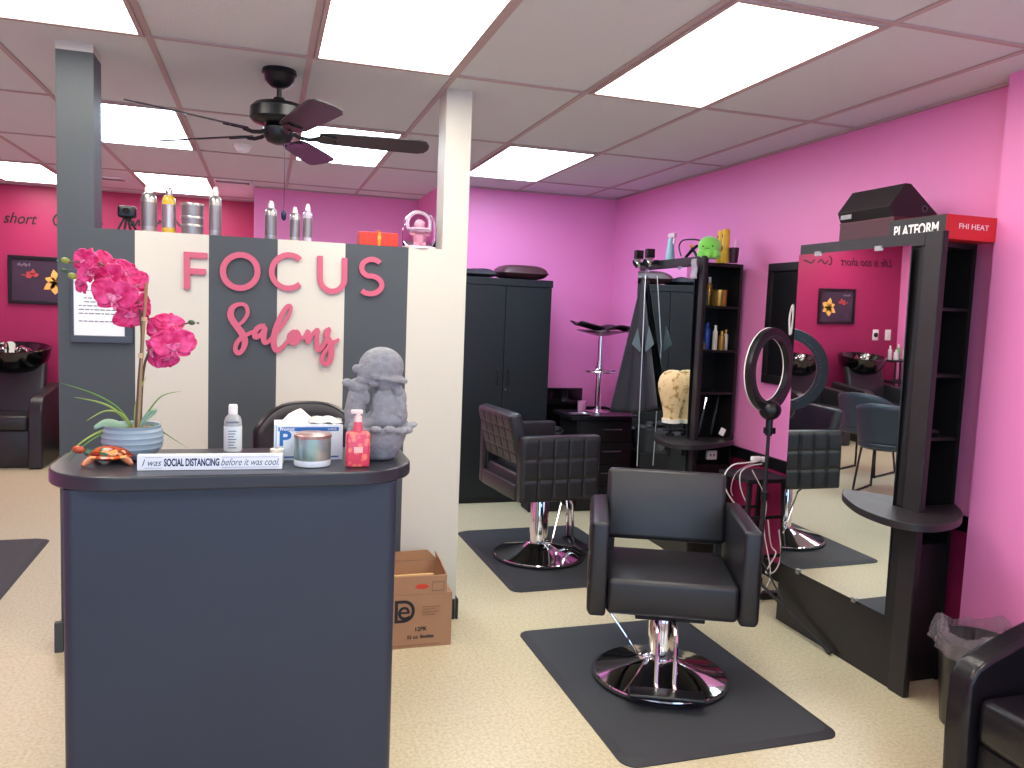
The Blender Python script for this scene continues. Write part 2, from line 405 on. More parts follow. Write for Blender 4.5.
# ---- framed notice on the grey part of the partition
NB = thing('framed_notice', 'dark framed white paper notice on the grey wall behind the orchid', 'notice', (-.648, YP - .001, 1.31))
x0, x1, z0, z1 = -.765, -.531, 1.315, 1.615
b = MB(); e = .03
for q in ((x0, x1, z0, z0 + e), (x0, x1, z1 - e, z1), (x0, x0 + .012, z0 + e, z1 - e), (x1 - e, x1, z0 + e, z1 - e)): b.box(q[0], q[1], YP - .018, YP - .001, q[2], q[3])
obj('frame', b, mat('slate blue frame', '3A414E', .4), NB, world=True, bevel=.003)
b = MB(); b.box(x0 + .012, x1 - e, YP - .008, YP - .002, z0 + e, z1 - e)
obj('paper', b, mat('notice paper', 'E4E8EE', .5), NB, world=True)
b = MB(); random.seed(2)
for k in range(9):
    zz = z1 - .085 - k * .016
    if k in (1, 7): continue
    xx = x0 + (.03 if k > 3 else .05)
    while xx < x1 - .055:
        ww = random.uniform(.008, .02); b.box(xx, min(xx + ww, x1 - .045), YP - .0088, YP - .0078, zz, zz + .0045); xx += ww + .004
obj('printed_lines', b, mat('grey print', '6E7684', .7), NB, world=True)

# ================================================================== CEILING FAN
FX, FY = .05, 3.745
fan = thing('ceiling_fan', 'black five-blade ceiling fan hanging above the striped wall', 'ceiling fan', (FX, FY, CEIL - .001))
FB = mat('black fan metal', '1B1C20', .3, .3); FBL = mat('black fan blade', '22242A', .38, noise=.1, nscale=9)
obj('canopy', MB().lathe([(0, 0), (.072, 0), (.075, -.018), (.066, -.026), (.062, -.05), (.035, -.072), (.014, -.078), (0, -.078)], seg=36), FB, fan, smooth=True)
obj('downrod', MB().cyl((0, 0, -.07), (0, 0, -.14), .011).lathe([(0, -.118), (.022, -.118), (.026, -.132), (.03, -.142), (0, -.142)]), FB, fan, smooth=True)
obj('motor_housing', MB().lathe([(0, -.132), (.05, -.134), (.102, -.148), (.122, -.168), (.124, -.212), (.11, -.226), (.06, -.238), (0, -.238)], seg=40), FB, fan, smooth=True)
obj('switch_housing', MB().lathe([(0, -.236), (.05, -.238), (.066, -.250), (.064, -.285), (.048, -.308), (.02, -.318), (0, -.319)], seg=32), FB, fan, smooth=True)
for k in range(5):
    a = R(-3 + 72 * k); M = Matrix.Rotation(a, 4, 'Z') @ Matrix.Translation((0, 0, -.275)) @ Matrix.Rotation(R(-13), 4, 'X')
    out = [(u_ * 1.03, v_ * 1.03) for u_, v_ in [(.17, -.045), (.22, -.056), (.45, -.066), (.60, -.068), (.63, -.055), (.645, -.02), (.645, .02), (.63, .055), (.60, .068), (.45, .066), (.22, .056), (.17, .045)]]
    bl = obj('blade', MB().prism(out, -.003, .004, M), FBL, fan, bevel=.002)
    br = MB().tube([M @ Vector(p) for p in ((.05, 0, .012), (.09, 0, -.006), (.13, .0, -.012), (.17, 0, -.006))], .009)
    br.prism([(.15, -.012), (.19, -.04), (.25, -.03), (.235, 0), (.25, .03), (.19, .04), (.15, .012)], -.009, -.0035, M)
    obj('blade_bracket', br, FB, bl, smooth=True)
c = MB().tube([(.025, -.03, -.30), (.026, -.03, -.5), (.026, -.03, -.60)], .0013, seg=6); c.lathe([(0, -.60), (.006, -.603), (.012, -.62), (.011, -.64), (.004, -.65), (0, -.651)], (.026, -.03, 0), 12)
obj('pull_chain', c, mat('navy pull', '1C2048', .3), fan, smooth=True)

# ================================================================== ITEMS ON TOP OF THE PARTITION
ZT = 1.7905; YT = YP + .075
SILV = mat('silver can', 'B4B2B2', .3, .85, noise=.06, nscale=12); SILV2 = mat('silver band', '8E8D90', .4, .8)
def can(px0, px1, ytop, label, capm=WHITE, body=SILV, topm=None, pump=False):
    xa = W(px0, 215, Y=YT).x; xb = W(px1, 215, Y=YT).x; x = (xa + xb) / 2; r = (xb - xa) / 2; zt = W((px0 + px1) / 2, ytop, Y=YT).z - ZT
    t = thing('hair_spray_bottle', label, 'bottle', (x, YT, ZT), 0, 'hair products on the striped wall')
    h = zt
    b = MB().lathe([(0, 0), (r * .93, 0), (r, .006), (r, h * .70), (r * .9, h * .77), (r * .5, h * .82), (0, h * .82)], seg=24)
    obj('body', b, topm or body, t, smooth=True)
    b = MB().lathe([(r * 1.01, h * .12), (r * 1.015, h * .14), (r * 1.015, h * .60), (r * 1.01, h * .62)], seg=24)
    obj('label_sleeve', b, body if topm else SILV2, t, smooth=True)
    obj('cap', MB().lathe([(0, h * .80), (r * .52, h * .80), (r * .52, h * .90), (r * .38, h * .97), (r * .3, h), (0, h)], seg=20), capm, t, smooth=True)
    return t
can(141, 157, 184, 'widest silver spray bottle with pale cap, leftmost on the striped wall')
can(162, 176, 187, 'silver bottle with amber liquid shoulder on the striped wall', STEEL, SILV, mat('amber liquid', 'C9A83A', .15, coat=.5))
can(209, 221.5, 187, 'slim silver spray bottle right beside the stacked tins')
can(265, 277, 201, 'silver spray bottle with white nozzle, above the letter C')
can(290, 300, 207, 'short silver bottle with white cap, between two taller bottles')
can(303, 312.5, 204, 'clear bottle with white cap, rightmost of the bottles on the striped wall', WHITE, mat('clear bottle body', 'CFC6DA', .1, coat=.5, trans=.3))
xa, xb = W(181, 215, Y=YT).x, W(204, 215, Y=YT).x; r = (xb - xa) / 2; zz = ZT
for k, (h, lab) in enumerate(((.045, 'silver round tin at the bottom of the stack of three'), (.035, 'silver round tin in the middle of the stack of three'), (.055, 'silver round tin on top of the stack of three'))):
    t = thing('hair_product_tin', lab, 'tin', ((xa + xb) / 2, YT, zz), 0, 'stacked tins')
    obj('body', MB().lathe([(0, 0), (r * .95, 0), (r * .96, h - .012), (0, h - .012)]), SILV2, t, smooth=True)
    obj('lid', MB().lathe([(0, h - .0005), (r * .98, h - .001), (r, h - .004), (r, h - .0118), (0, h - .0118)]), SILV, t, smooth=True)
    zz += h + .0002
# little black camera on a stand
t = thing('desk_camera', 'small black camera on a clawed stand on the striped wall', 'camera', (-.563, YT, ZT))
obj('camera_head', MB().box(-.036, .036, -.02, .025, .055, .105, bev=.01), BLACKP, t, smooth=True)
obj('lens', MB().cyl((0, -.02, .082), (0, -.026, .082), .014), GLASSD, t, smooth=True)
for s in (-1, -.3, .35, 1): obj('leg', MB().tube([(s * .008, 0, .06), (s * .022, -.008 * abs(s), .03), (s * .034, .012 * s, .003)], .005), BLACKM, t, smooth=True)
# red folded box with an orange band
t = thing('gift_box', 'red box with an orange band on the striped wall above the S', 'box', (.495, YT, ZT))
RED = mat('red card', 'D8331F', .45)
b = MB().prism([(-.062, 0), (.062, 0), (.062, .045), (.035, .066), (-.062, .06)], -.085, .09, Matrix.Rotation(R(90), 4, 'Z') @ Matrix.Rotation(R(90), 4, 'X'))
obj('body', b, RED, t, bevel=.003)
b = MB(); b.box(-.004, .008, -.066, -.0622, .0, .062); b.box(-.004, .008, -.065, .06, .0665, .069)
obj('band', b, mat('orange band', 'F08A1E', .4), t)
obj('tag', MB().box(-.006, .010, -.069, -.0665, .028, .044), GOLD, t)
# cloche
t = thing('glass_cloche', 'clear dome with a pale pink baby figure beside the white column', 'ornament', (.694, YT, ZT))
obj('dome', MB().lathe([(.076, .004), (.080, .05), (.080, .10), (.066, .145), (.035, .172), (0, .18)], seg=32), mat('clear dome', 'F6ECF4', .04, trans=1, ior=1.12), t, smooth=True, solid=.002)
obj('base', MB().lathe([(0, 0), (.083, 0), (.083, .008), (.07, .014), (0, .014)]), mat('pale pink porcelain', 'E9CBD6', .35), t, smooth=True)
b = MB().ell((0, 0, .055), (.032, .026, .04)).ell((0, 0, .112), .026).ell((-.03, -.01, .07), (.02, .01, .01)).ell((.03, -.01, .07), (.02, .01, .01)).ell((-.018, -.02, .025), (.014, .026, .012)).ell((.018, -.02, .025), (.014, .026, .012))
obj('baby_figure', b, mat('pink porcelain skin', 'E0A9B6', .4), t, smooth=True)
b = MB().lathe([(.03, .085), (.05, .08 ), (.062, .09), (.05, .097), (.03, .092)], seg=24); b.tube([(.055 * math.cos(2 * PI * k / 20), .02 - .0 * k, .12 + .055 * math.sin(2 * PI * k / 20)) for k in range(20)], .009, closed=True)
obj('ruffle', b, mat('white ruffle', 'E6DDEA', .6), t, smooth=True)

# ================================================================== RECEPTION DESK
ZD = 1.07
DF, DB = 2.155, 2.49
desk = thing('reception_desk', 'dark navy-grey reception desk with a rounded counter', 'reception desk', (-.05, 2.25, 0))
def rrect(x0, x1, y0, y1, rf, rb, n=10):
    P = []
    for cx, cy, r, a in ((x0 + rf, y0 + rf, rf, 180), (x1 - rf, y0 + rf, rf, 270), (x1 - rb, y1 - rb, rb, 0), (x0 + rb, y1 - rb, rb, 90)):
        for k in range(n + 1): P.append((cx + r * math.cos(R(a + 90 * k / n)), cy + r * math.sin(R(a + 90 * k / n))))
    return P
obj('countertop', MB().prism(rrect(-.528, .412, DF - .037, DB + .02, .185, .06), ZD - .038, ZD), DESKTOP, desk, world=True, bevel=.006)
b = MB(); b.prism(rrect(-.474, .358, DF, DF + .12, .03, .01), .0005, ZD - .0385); obj('front_panel', b, DESKM, desk, world=True, bevel=.003)
obj('side_panel', MB().box(-.474, -.452, DF + .1205, DB, .0005, ZD - .0385), DESKM, desk, world=True)
obj('side_panel', MB().box(.336, .358, DF + .1205, DB, .0005, ZD - .0385), DESKM, desk, world=True)
obj('shelf', MB().box(-.4515, .3355, DF + .121, DB - .02, .70, .72), DESKM, desk, world=True)

# ---- orchid
YO = 2.37
PX = lambda x, y, dy=0: W(x, y, Y=YO + dy)
px0 = PX(133, 453)
POT = Vector((px0.x, YO, ZD))
orchid = thing('potted_orchid', 'magenta artificial orchid in a ribbed blue-grey pot on the desk', 'potted plant', POT)
rp = .080
prof = [(0, 0), (.045, 0), (.056, .004), (.070, .02)]
for k in range(9): prof.append((.074 + .006 * math.sin(k / 8 * PI) + (.0032 if k % 2 else 0), .026 + k * .0075))
prof += [(.0755, .090), (.076, .094), (.070, .093), (.066, .080), (0, .078)]
obj('pot', MB().lathe([(r_ * .95, z_) for r_, z_ in prof], seg=48), mat('blue grey ceramic', '8EA3B0', .4, noise=.2, nscale=12), orchid, smooth=True)
obj('soil', MB().lathe([(0, .086), (.03, .085), (.066, .081)]), mat('dry moss', '8A7A58', .9, noise=.3, nscale=60, bump=.8), orchid)
BAM = mat('bamboo stake', 'A08A66', .6, noise=.15, nscale=15); STEMM = mat('dark stem', '5D4A3E', .6); GRN = mat('leaf green', '5E8A3C', .45, noise=.15, nscale=20)
GRN2 = mat('pale green blade', '93AC55', .45); LEAFP = mat('broad leaf', '7FA08A', .4, noise=.15, nscale=18)
obj('stake', MB().tube([PX(138, 432, .0), PX(142, 350), PX(146.6, 283)], .0042, seg=8), BAM, orchid, world=True, smooth=True)
st = smooth_path([tuple(PX(*q)) for q in ((136, 432), (139, 380), (142, 335), (137, 300), (122, 278), (100, 264), (82, 262), (66, 262))], 5)
obj('stem', MB().tube(st, [.0045 - .0028 * k / len(st) for k in range(len(st))]), STEMM, orchid, world=True, smooth=True)
st = smooth_path([tuple(PX(*q, .01)) for q in ((140, 430), (143, 375), (150, 350), (165, 336), (182, 325), (194, 322))], 5)
obj('stem', MB().tube(st, [.004 - .0025 * k / len(st) for k in range(len(st))]), STEMM, orchid, world=True, smooth=True)
obj('tie', MB().cyl(PX(141, 358), PX(141.4, 353), .0075).cyl(PX(144, 321), PX(144.3, 317), .0075), mat('raffia', 'C9B890', .8), orchid, world=True)
def petal_material(name, c0, c1):
    M = bpy.data.materials.new(name); M.use_nodes = True; nt = M.node_tree; bb = nt.nodes['Principled BSDF']
    tc = nt.nodes.new('ShaderNodeTexCoord'); n = nt.nodes.new('ShaderNodeTexNoise'); n.inputs['Scale'].default_value = 45; cr = nt.nodes.new('ShaderNodeValToRGB')
    cr.color_ramp.elements[0].color = lin(c0); cr.color_ramp.elements[1].color = lin(c1); cr.color_ramp.elements[0].position = .35; cr.color_ramp.elements[1].position = .7
    nt.links.new(tc.outputs['Object'], n.inputs['Vector']); nt.links.new(n.outputs['Fac'], cr.inputs[0]); nt.links.new(cr.outputs[0], bb.inputs['Base Color'])
    bb.inputs['Roughness'].default_value = .55; bb.inputs['Subsurface Weight'].default_value = .15; bb.inputs['Subsurface Radius'].default_value = (.01, .004, .004)
    return M
PET = petal_material('magenta petal', 'D01668', 'F25A9E'); LIPM = petal_material('pale pink lip', 'E25A9C', 'F2B2CC')
def petal(b, M, L, Wd, cup, curl):
    def fn(u, v):
        t = u; s = (v - .5) * 2
        wid = Wd * (math.sin(PI * min(1, t ** .8 * .93 + .06)) ** .62)
        x = s * wid; z = t * L; y = -cup * (s * s) * wid - curl * (t ** 2) * L + .002 * math.sin(9 * s + 5 * t)
        return M @ Vector((x, y, z))
    b.grid(fn, 10, 8)
def flower(x, y, s, tiltx, rotz, spin, dy=0):
    c = PX(x, y, dy); s = s * .0028
    M0 = Matrix.Translation(c) @ Matrix.Rotation(R(rotz), 4, 'Z') @ Matrix.Rotation(R(tiltx), 4, 'X') @ Matrix.Rotation(R(spin), 4, 'Y')
    b = MB()
    for a, L, Wd in ((0, .95, .36), (128, .9, .34), (-128, .9, .34)):
        petal(b, M0 @ Matrix.Rotation(R(a), 4, 'Y') @ Matrix.Translation((0, .004, 0)), L * s, Wd * s, .25, .12)
    for a in (68, -68):
        petal(b, M0 @ Matrix.Rotation(R(a), 4, 'Y'), 1.08 * s, .62 * s, .22, .10)
    f = obj('flower', b, PET, orchid, world=True, smooth=True, solid=.0012)
    b = MB(); b.ell(M0 @ Vector((0, -.10 * s, -.12 * s)), (.13 * s, .15 * s, .2 * s), M=Matrix.Rotation(R(20), 4, 'X'), seg=12)
    for a in (-1, 1): petal(b, M0 @ Matrix.Translation((0, -.08 * s, -.05 * s)) @ Matrix.Rotation(R(a * 75), 4, 'Y') @ Matrix.Rotation(R(35), 4, 'X'), .34 * s, .15 * s, .5, -.4)
    petal(b, M0 @ Matrix.Translation((0, -.08 * s, -.1 * s)) @ Matrix.Rotation(R(178), 4, 'Y') @ Matrix.Rotation(R(-30), 4, 'X'), .5 * s, .16 * s, .5, .4)
    obj('lip', b, LIPM, f, world=False, smooth=True).matrix_parent_inverse = Matrix.Translation(-POT)
for q in ((115.5, 296, 21, 8, -12, 8, -.04), (111, 279, 17, -5, -35, -20, -.02), (126, 274, 14, -10, 30, 40, 0), (134, 283, 15, 0, 40, -10, .015), (130, 314, 16, 25, 20, 170, .0), (141, 306, 13, 10, 55, 60, .02),
          (86, 262, 15, -15, -35, 15, -.01), (103, 266, 15, -25, 10, 60, .01), (82, 284, 10, 10, -50, 170, 0), (88, 272, 11, 5, -20, -60, -.02),
          (173, 345, 20, 5, 15, -8, -.03), (159, 332, 15, -5, -30, 30, .01), (169, 325, 14, -25, 5, 10, .01), (154, 352, 15, 15, -40, 100, .01), (185, 343, 13, 0, 50, 20, 0), (166, 358, 12, 30, 0, 160, .0)):
    flower(*q)
for x, y, s, g in ((65.5, 260.5, .011, 0), (72.5, 276, .012, 0), (64, 270.5, .008, 1), (57.5, 261, .004, 1), (191.5, 322.5, .010, 1), (190, 336, .010, 0), (198, 323, .004, 1)):
    p = PX(x, y); obj('bud', MB().ell(p, (s, s * .7, s * .72), M=Matrix.Rotation(R(12), 4, 'Y'), seg=14), mat('bud olive', '8D9A44', .45) if g == 0 else mat('bud dark', '3F5A3C', .5), orchid, world=True, smooth=True)
def blade(pts, wd, m_, dy=(0, 0)):
    P = smooth_path([tuple(PX(x, y, dy[0] + (dy[1] - dy[0]) * k / (len(pts) - 1))) for k, (x, y) in enumerate(pts)], 6); n = len(P)
    def fn(u, v):
        i = min(n - 1, int(round(u * (n - 1)))); p = Vector(P[i]); q = Vector(P[min(i + 1, n - 1)]) - Vector(P[max(i - 1, 0)])
        nn = Vector((-q.z, 0, q.x)).normalized(); ww = wd * (1 - u ** 2.5) * min(1, .4 + u * 4)
        return p + nn * ww * (v - .5) * 2 + Vector((0, .3 * ww * abs(v - .5), 0))
    return obj('leaf_blade', MB().grid(fn, n - 1, 2), m_, orchid, world=True, smooth=True, solid=.0008)
for pts, wd, m_, dy in (([(133, 428), (118, 408), (92, 393), (57, 382)], .0028, GRN, (0, -.02)), ([(134, 428), (115, 410), (98, 402), (73, 397)], .0035, GRN2, (0, .02)), ([(131, 428), (122, 414), (105, 411), (86, 421)], .003, GRN2, (0, -.05)),
        ([(127, 430), (105, 430), (82, 442), (65, 458)], .0035, GRN2, (0, -.06)), ([(128, 430), (103, 434), (82, 447), (68, 463)], .0022, GRN, (0, -.07)), ([(138, 428), (148, 412), (162, 396), (182, 391)], .0026, GRN, (0, .02)),
        ([(135, 428), (136, 405), (142, 385), (147, 376)], .003, GRN2, (0, 0)), ([(150, 424), (160, 430), (172, 438), (188, 448)], .0018, GRN, (.02, .04)), ([(139, 428), (145, 418), (150, 412), (158, 410)], .006, LEAFP, (0, 0))): blade(pts, wd, m_, dy)
def broad(pts, wd):
    P = smooth_path([tuple(PX(x, y, dy)) for x, y, dy in pts], 5); n = len(P)
    def fn(u, v):
        i = min(n - 1, int(round(u * (n - 1)))); ww = wd * math.sin(PI * (.12 + .86 * u)) ** .6; s = (v - .5) * 2
        return Vector(P[i]) + Vector((0, s * ww * .75, -.006 * s * s + ww * .6 * s))
    obj('leaf', MB().grid(fn, n - 1, 6), LEAFP, orchid, world=True, smooth=True, solid=.001)
broad([(130, 427, 0), (115, 422, -.01), (104, 421, -.02), (94, 426, -.03)], .016)
broad([(140, 426, .01), (146, 416, .01), (152, 411, .02), (157, 409, .02)], .018)

# ---- sign on the desk
t = thing('desk_sign', 'long narrow white sign about social distancing on the desk', 'sign', (-.128, 2.195, ZD))
sa = Matrix.Rotation(R(-2.5), 4, 'Z')
obj('block', MB().box(-.178, .178, -.012, .012, .0003, .040, M=sa), mat('white painted wood', 'E9EDF3', .45), t, bevel=.0015)
def stext(body, xc, size, mt, fit, sh=0, z=.020, bold=0):
    text('printed_words', body, size, Matrix.Translation((-.128, 2.195, ZD)) @ sa @ Matrix.Translation((xc, -.0123, z)) @ FRONT, mt, t, fit=fit, shear=sh, extrude=.0003, bold=bold)
stext('I was', -.143, .025, mat('teal ink', '46606E', .6), .046, .35)
stext('SOCIAL DISTANCING', -.047, .0265, NAVY, .134, bold=.0009)
stext('before it was cool.', .097, .026, mat('teal ink', '46606E', .6), .145, .35)
b = MB(); b.box(-.160, -.118, -.0126, -.0121, .0065, .0072, M=sa); b.box(-.160, -.118, -.0126, -.0121, .0335, .0342, M=sa); b.box(.026, .169, -.0126, -.0121, .0065, .0072, M=sa); b.box(.026, .169, -.0126, -.0121, .0335, .0342, M=sa)
obj('printed_rule', b, mat('teal ink', '46606E', .6), t)

# ---- turtle
p = W(106, 463, Z=ZD); TS = .95
tu = thing('turtle_figurine', 'small orange and green patterned turtle figurine on the left end of the desk', 'figurine', (p.x, p.y, ZD), R(0))
def mosaic():
    M = bpy.data.materials.new('mosaic glaze'); M.use_nodes = True; nt = M.node_tree; bb = nt.nodes['Principled BSDF']
    tc = nt.nodes.new('ShaderNodeTexCoord'); v = nt.nodes.new('ShaderNodeTexVoronoi'); v.inputs['Scale'].default_value = 75; cr = nt.nodes.new('ShaderNodeValToRGB'); cr.color_ramp.interpolation = 'CONSTANT'
    e = cr.color_ramp.elements; e[0].color = lin('96301A'); e[1].position = .35; e[1].color = lin('BF5428')
    for pos, cc in ((.55, '2F6B45'), (.68, 'E0A060'), (.82, 'B8321E')): q = e.new(pos); q.color = lin(cc)
    nt.links.new(tc.outputs['Object'], v.inputs['Vector']); nt.links.new(v.outputs['Color'], cr.inputs[0]); nt.links.new(cr.outputs[0], bb.inputs['Base Color']); bb.inputs['Roughness'].default_value = .18
    return M
MOS = mosaic(); OR = mat('orange glaze', 'B04A2A', .25, noise=.3, nscale=50); OR2 = mat('salmon glaze', 'B97556', .3, noise=.2, nscale=50); TG = mat('green glaze', '33664A', .25)
obj('shell', MB().ell((.012, 0, .026), (.050, .036, .021), seg=24).lathe([(.052, .018), (.057, .021), (.050, .026)], (.012, 0, 0)), MOS, tu, smooth=True)
obj('body', MB().ell((.012, 0, .018), (.048, .032, .009)).tube([(-.03, 0, .022), (-.048, 0, .032)], [.011, .009]), TG, tu, smooth=True)
obj('head', MB().ell((-.064, 0, .037), (.016, .011, .010), M=Matrix.Rotation(R(15), 4, 'Y')), OR, tu, smooth=True)
for x, y, dx, dy in ((-.028, -.028, -.018, -.03), (-.02, .03, -.02, .03), (.048, -.026, .022, -.022), (.05, .026, .02, .02)):
    obj('flipper', MB().tube([(x, y, .017), (x + dx * .6, y + dy * .6, .011), (x + dx, y + dy, .0045)], [.009, .009, .0045], seg=10), OR2, tu, smooth=True)

# ---- sanitiser, tissue box, roll, candle, soap
p = W(233, 453, Z=ZD)
t = thing('sanitizer_bottle', 'clear labelled sanitizer bottle with white cap behind the desk sign', 'bottle', (p.x, p.y - .02, ZD))
obj('body', MB().lathe([(0, .0003), (.022, .0003), (.0245, .006), (.0245, .095), (.021, .108), (.012, .118), (0, .118)]), mat('sanitizer clear', 'DCE2E2', .08, trans=.55, ior=1.2), t, smooth=True)
obj('label_sleeve', MB().lathe([(.0249, .012), (.0252, .014), (.0252, .082), (.0249, .084)]), mat('printed label', 'DDE3E6', .5, noise=.05, nscale=80), t, smooth=True)
obj('cap', MB().lathe([(0, .118), (.0125, .118), (.0125, .140), (.011, .145), (0, .145)]), WHITE, t, smooth=True)
b = MB()
for k in range(7): b.box(-.012, .010 - (k % 3) * .003, -.0262, -.0256, .070 - k * .008, .0725 - k * .008)
b.box(-.018, .016, -.0256, -.0245, .094, .099); obj('printed_lines', b, mat('grey print', '6E7684', .7), t)

t = thing('glove_box', 'white and blue disposable glove box with a tissue pulled out of its top', 'box', (W(310, 460, Z=ZD).x - .004, 2.345, ZD))
BLUE = mat('printed blue', '2F6DB5', .5)
BX = .094; BH = .102; BD = .05
obj('carton', MB().box(-BX, BX, -BD, BD, .0003, BH), mat('white carton', 'E4ECF4', .55), t, bevel=.0015)
b = MB(); b.box(-BX + .01, BX - .012, -BD - .0008, -BD - .0002, .084, .095); b.box(-BX + .01, BX - .012, -BD - .0008, -BD - .0002, .008, .012); b.box(-BX + .004, -BX + .0055, -BD - .0008, -BD - .0002, .008, .1)
obj('printed_band', b, BLUE, t)
Lc = Vector((t.location.x, t.location.y - BD - .0011, ZD))
text('printed_words', 'Prompt', .013, Matrix.Translation(Lc + Vector((-BX + .034, 0, .0895))) @ FRONT, WHITE, t, extrude=.0002, bold=.0003)
text('printed_words', 'LARGE', .008, Matrix.Translation(Lc + Vector((BX - .03, 0, .0895))) @ FRONT, WHITE, t, extrude=.0002)
text('printed_letter', 'P', .058, Matrix.Translation(Lc + Vector((-BX + .028, 0, .061))) @ FRONT, BLUE, t, extrude=.0002, bold=.0014, sx=1.15)
def tis(u, v):
    return Vector((-.085 + .085 * u + .03 * v, -.03 + .05 * v + .006 * math.sin(6 * u), BH - .004 + .045 * v * (1 - .25 * u) * (1.15 - .9 * abs(u - .42) * 2 * .8) - .012 * u * v))
obj('tissue', MB().grid(tis, 10, 8), mat('pale pink tissue', 'F0DCDD', .8), t, smooth=True, solid=.0012)
obj('plastic_wrap', MB().grid(lambda u, v: Vector((.0 + .095 * u, -.045 + .09 * v, BH + .003 + .014 * math.sin(PI * v) * math.sin(PI * (.15 + .8 * u)) + .003 * math.sin(14 * u + 9 * v))), 14, 10), mat('crinkled wrap', 'C9CBC6', .2, coat=.5), t, smooth=True, solid=.001)
p = W(276, 453, Z=ZD)
t = thing('paper_roll', 'small cream paper roll beside the glove box, behind the sign end', 'roll', (p.x, 2.262, ZD))
obj('paper', MB().lathe([(.008, .0003), (.018, .0003), (.0185, .002), (.0185, .040), (.008, .042), (.008, .0003)]), mat('cream paper', 'E8DFCF', .8), t, smooth=True)
obj('core', MB().lathe([(.0065, .001), (.0078, .001), (.0078, .0415), (.0065, .0415), (.0065, .001)]), CARDI, t, smooth=True)
p = W(312.5, 468, Z=ZD)
t = thing('glass_candle', 'iridescent glass candle jar with a copper rim on the desk', 'candle', (p.x + .002, p.y + .045, ZD))
def irid():
    M = bpy.data.materials.new('iridescent mercury glass'); M.use_nodes = True; nt = M.node_tree; bb = nt.nodes['Principled BSDF']
    tc = nt.nodes.new('ShaderNodeTexCoord'); n = nt.nodes.new('ShaderNodeTexNoise'); n.inputs['Scale'].default_value = 14; n.inputs['Detail'].default_value = 5; cr = nt.nodes.new('ShaderNodeValToRGB')
    e = cr.color_ramp.elements; e[0].position = .3; e[0].color = lin('9CC3CB'); e[1].position = .72; e[1].color = lin('F0E6CC')
    q = e.new(.5); q.color = lin('9DB7B0')
    nt.links.new(tc.outputs['Object'], n.inputs['Vector']); nt.links.new(n.outputs['Fac'], cr.inputs[0]); nt.links.new(cr.outputs[0], bb.inputs['Base Color'])
    bb.inputs['Metallic'].default_value = .55; bb.inputs['Roughness'].default_value = .25; return M
obj('jar', MB().lathe([(0, .0003), (.046, .0003), (.0495, .006), (.0495, .078), (.0465, .080), (.0455, .05), (0, .05)], seg=40), irid(), t, smooth=True)
obj('lid', MB().lathe([(.0503, .077), (.0508, .079), (.0508, .086), (.047, .089), (0, .090)], seg=40), mat('copper speckle', 'A98E88', .3, .5, noise=.6, nscale=70), t, smooth=True)
obj('foot', MB().lathe([(.0497, .002), (.0503, .004), (.0503, .016), (.0497, .018)], seg=40), mat('milky glass', 'D5DDE2', .2), t, smooth=True)
p = W(358, 468, Z=ZD)
t = thing('soap_bottle', 'pink foaming soap pump bottle on the desk in front of the statue', 'bottle', (p.x, p.y + .02, ZD))
def soapm():
    M = bpy.data.materials.new('pink fruit print'); M.use_nodes = True; nt = M.node_tree; bb = nt.nodes['Principled BSDF']
    tc = nt.nodes.new('ShaderNodeTexCoord'); v = nt.nodes.new('ShaderNodeTexVoronoi'); v.inputs['Scale'].default_value = 62; cr = nt.nodes.new('ShaderNodeValToRGB')
    e = cr.color_ramp.elements; e[0].position = .3; e[0].color = lin('F0806E'); e[1].position = .55; e[1].color = lin('D8445E')
    nt.links.new(tc.outputs['Object'], v.inputs['Vector']); nt.links.new(v.outputs['Distance'], cr.inputs[0]); nt.links.new(cr.outputs[0], bb.inputs['Base Color']); bb.inputs['Roughness'].default_value = .2; return M
obj('body', MB().box(-.032, .032, -.02, .02, .0003, .098, bev=.008), soapm(), t, smooth=True)
obj('neck', MB().lathe([(0, .0985), (.013, .0985), (.0125, .108), (.011, .125), (0, .125)]), mat('pink plastic', 'D8596C', .3), t, smooth=True)
obj('pump', MB().lathe([(0, .125), (.010, .125), (.010, .140), (.006, .142), (.006, .148), (0, .148)]).box(-.020, .012, -.007, .007, .147, .158, bev=.003), mat('blush plastic', 'EDD3D2', .35), t, smooth=True)
obj('label', MB().box(-.012, .012, -.0212, -.0204, .042, .058), mat('label pink', 'F2B7B2', .5), t)

# ---- stone statue: seated child in a bonnet in a basket, small figure beside it
t0 = W(380, 462, Z=ZD)
SB = Vector((t0.x + .002, t0.y + .06, ZD))
stt = thing('garden_statue', 'grey stone statue of a bonneted child in a basket at the counter right end', 'statue', SB)
def remesh(o, v=.003, s=3):
    md = o.modifiers.new('remesh', 'REMESH'); md.mode = 'VOXEL'; md.voxel_size = v; md.use_smooth_shade = True
    md = o.modifiers.new('smooth', 'SMOOTH'); md.factor = .5; md.iterations = s
def S(x, y, dy=0):
    p = W(x, y, Y=SB.y + dy); return p - SB
b = MB()
# basket
b.lathe([(0, .001), (.045, .001), (.056, .012), (.072, .045), (.082, .075), (.090, .092), (.086, .100), (.06, .09), (0, .08)], seg=40)
for k in range(14):
    a = 2 * PI * k / 14; b.ell((.086 * math.cos(a), .086 * math.sin(a), .093 + .006 * math.sin(3 * a)), (.018, .018, .010), seg=10)
b.ell((.094, -.01, .098), (.02, .03, .008), M=Matrix.Rotation(R(-20), 4, 'Y'))
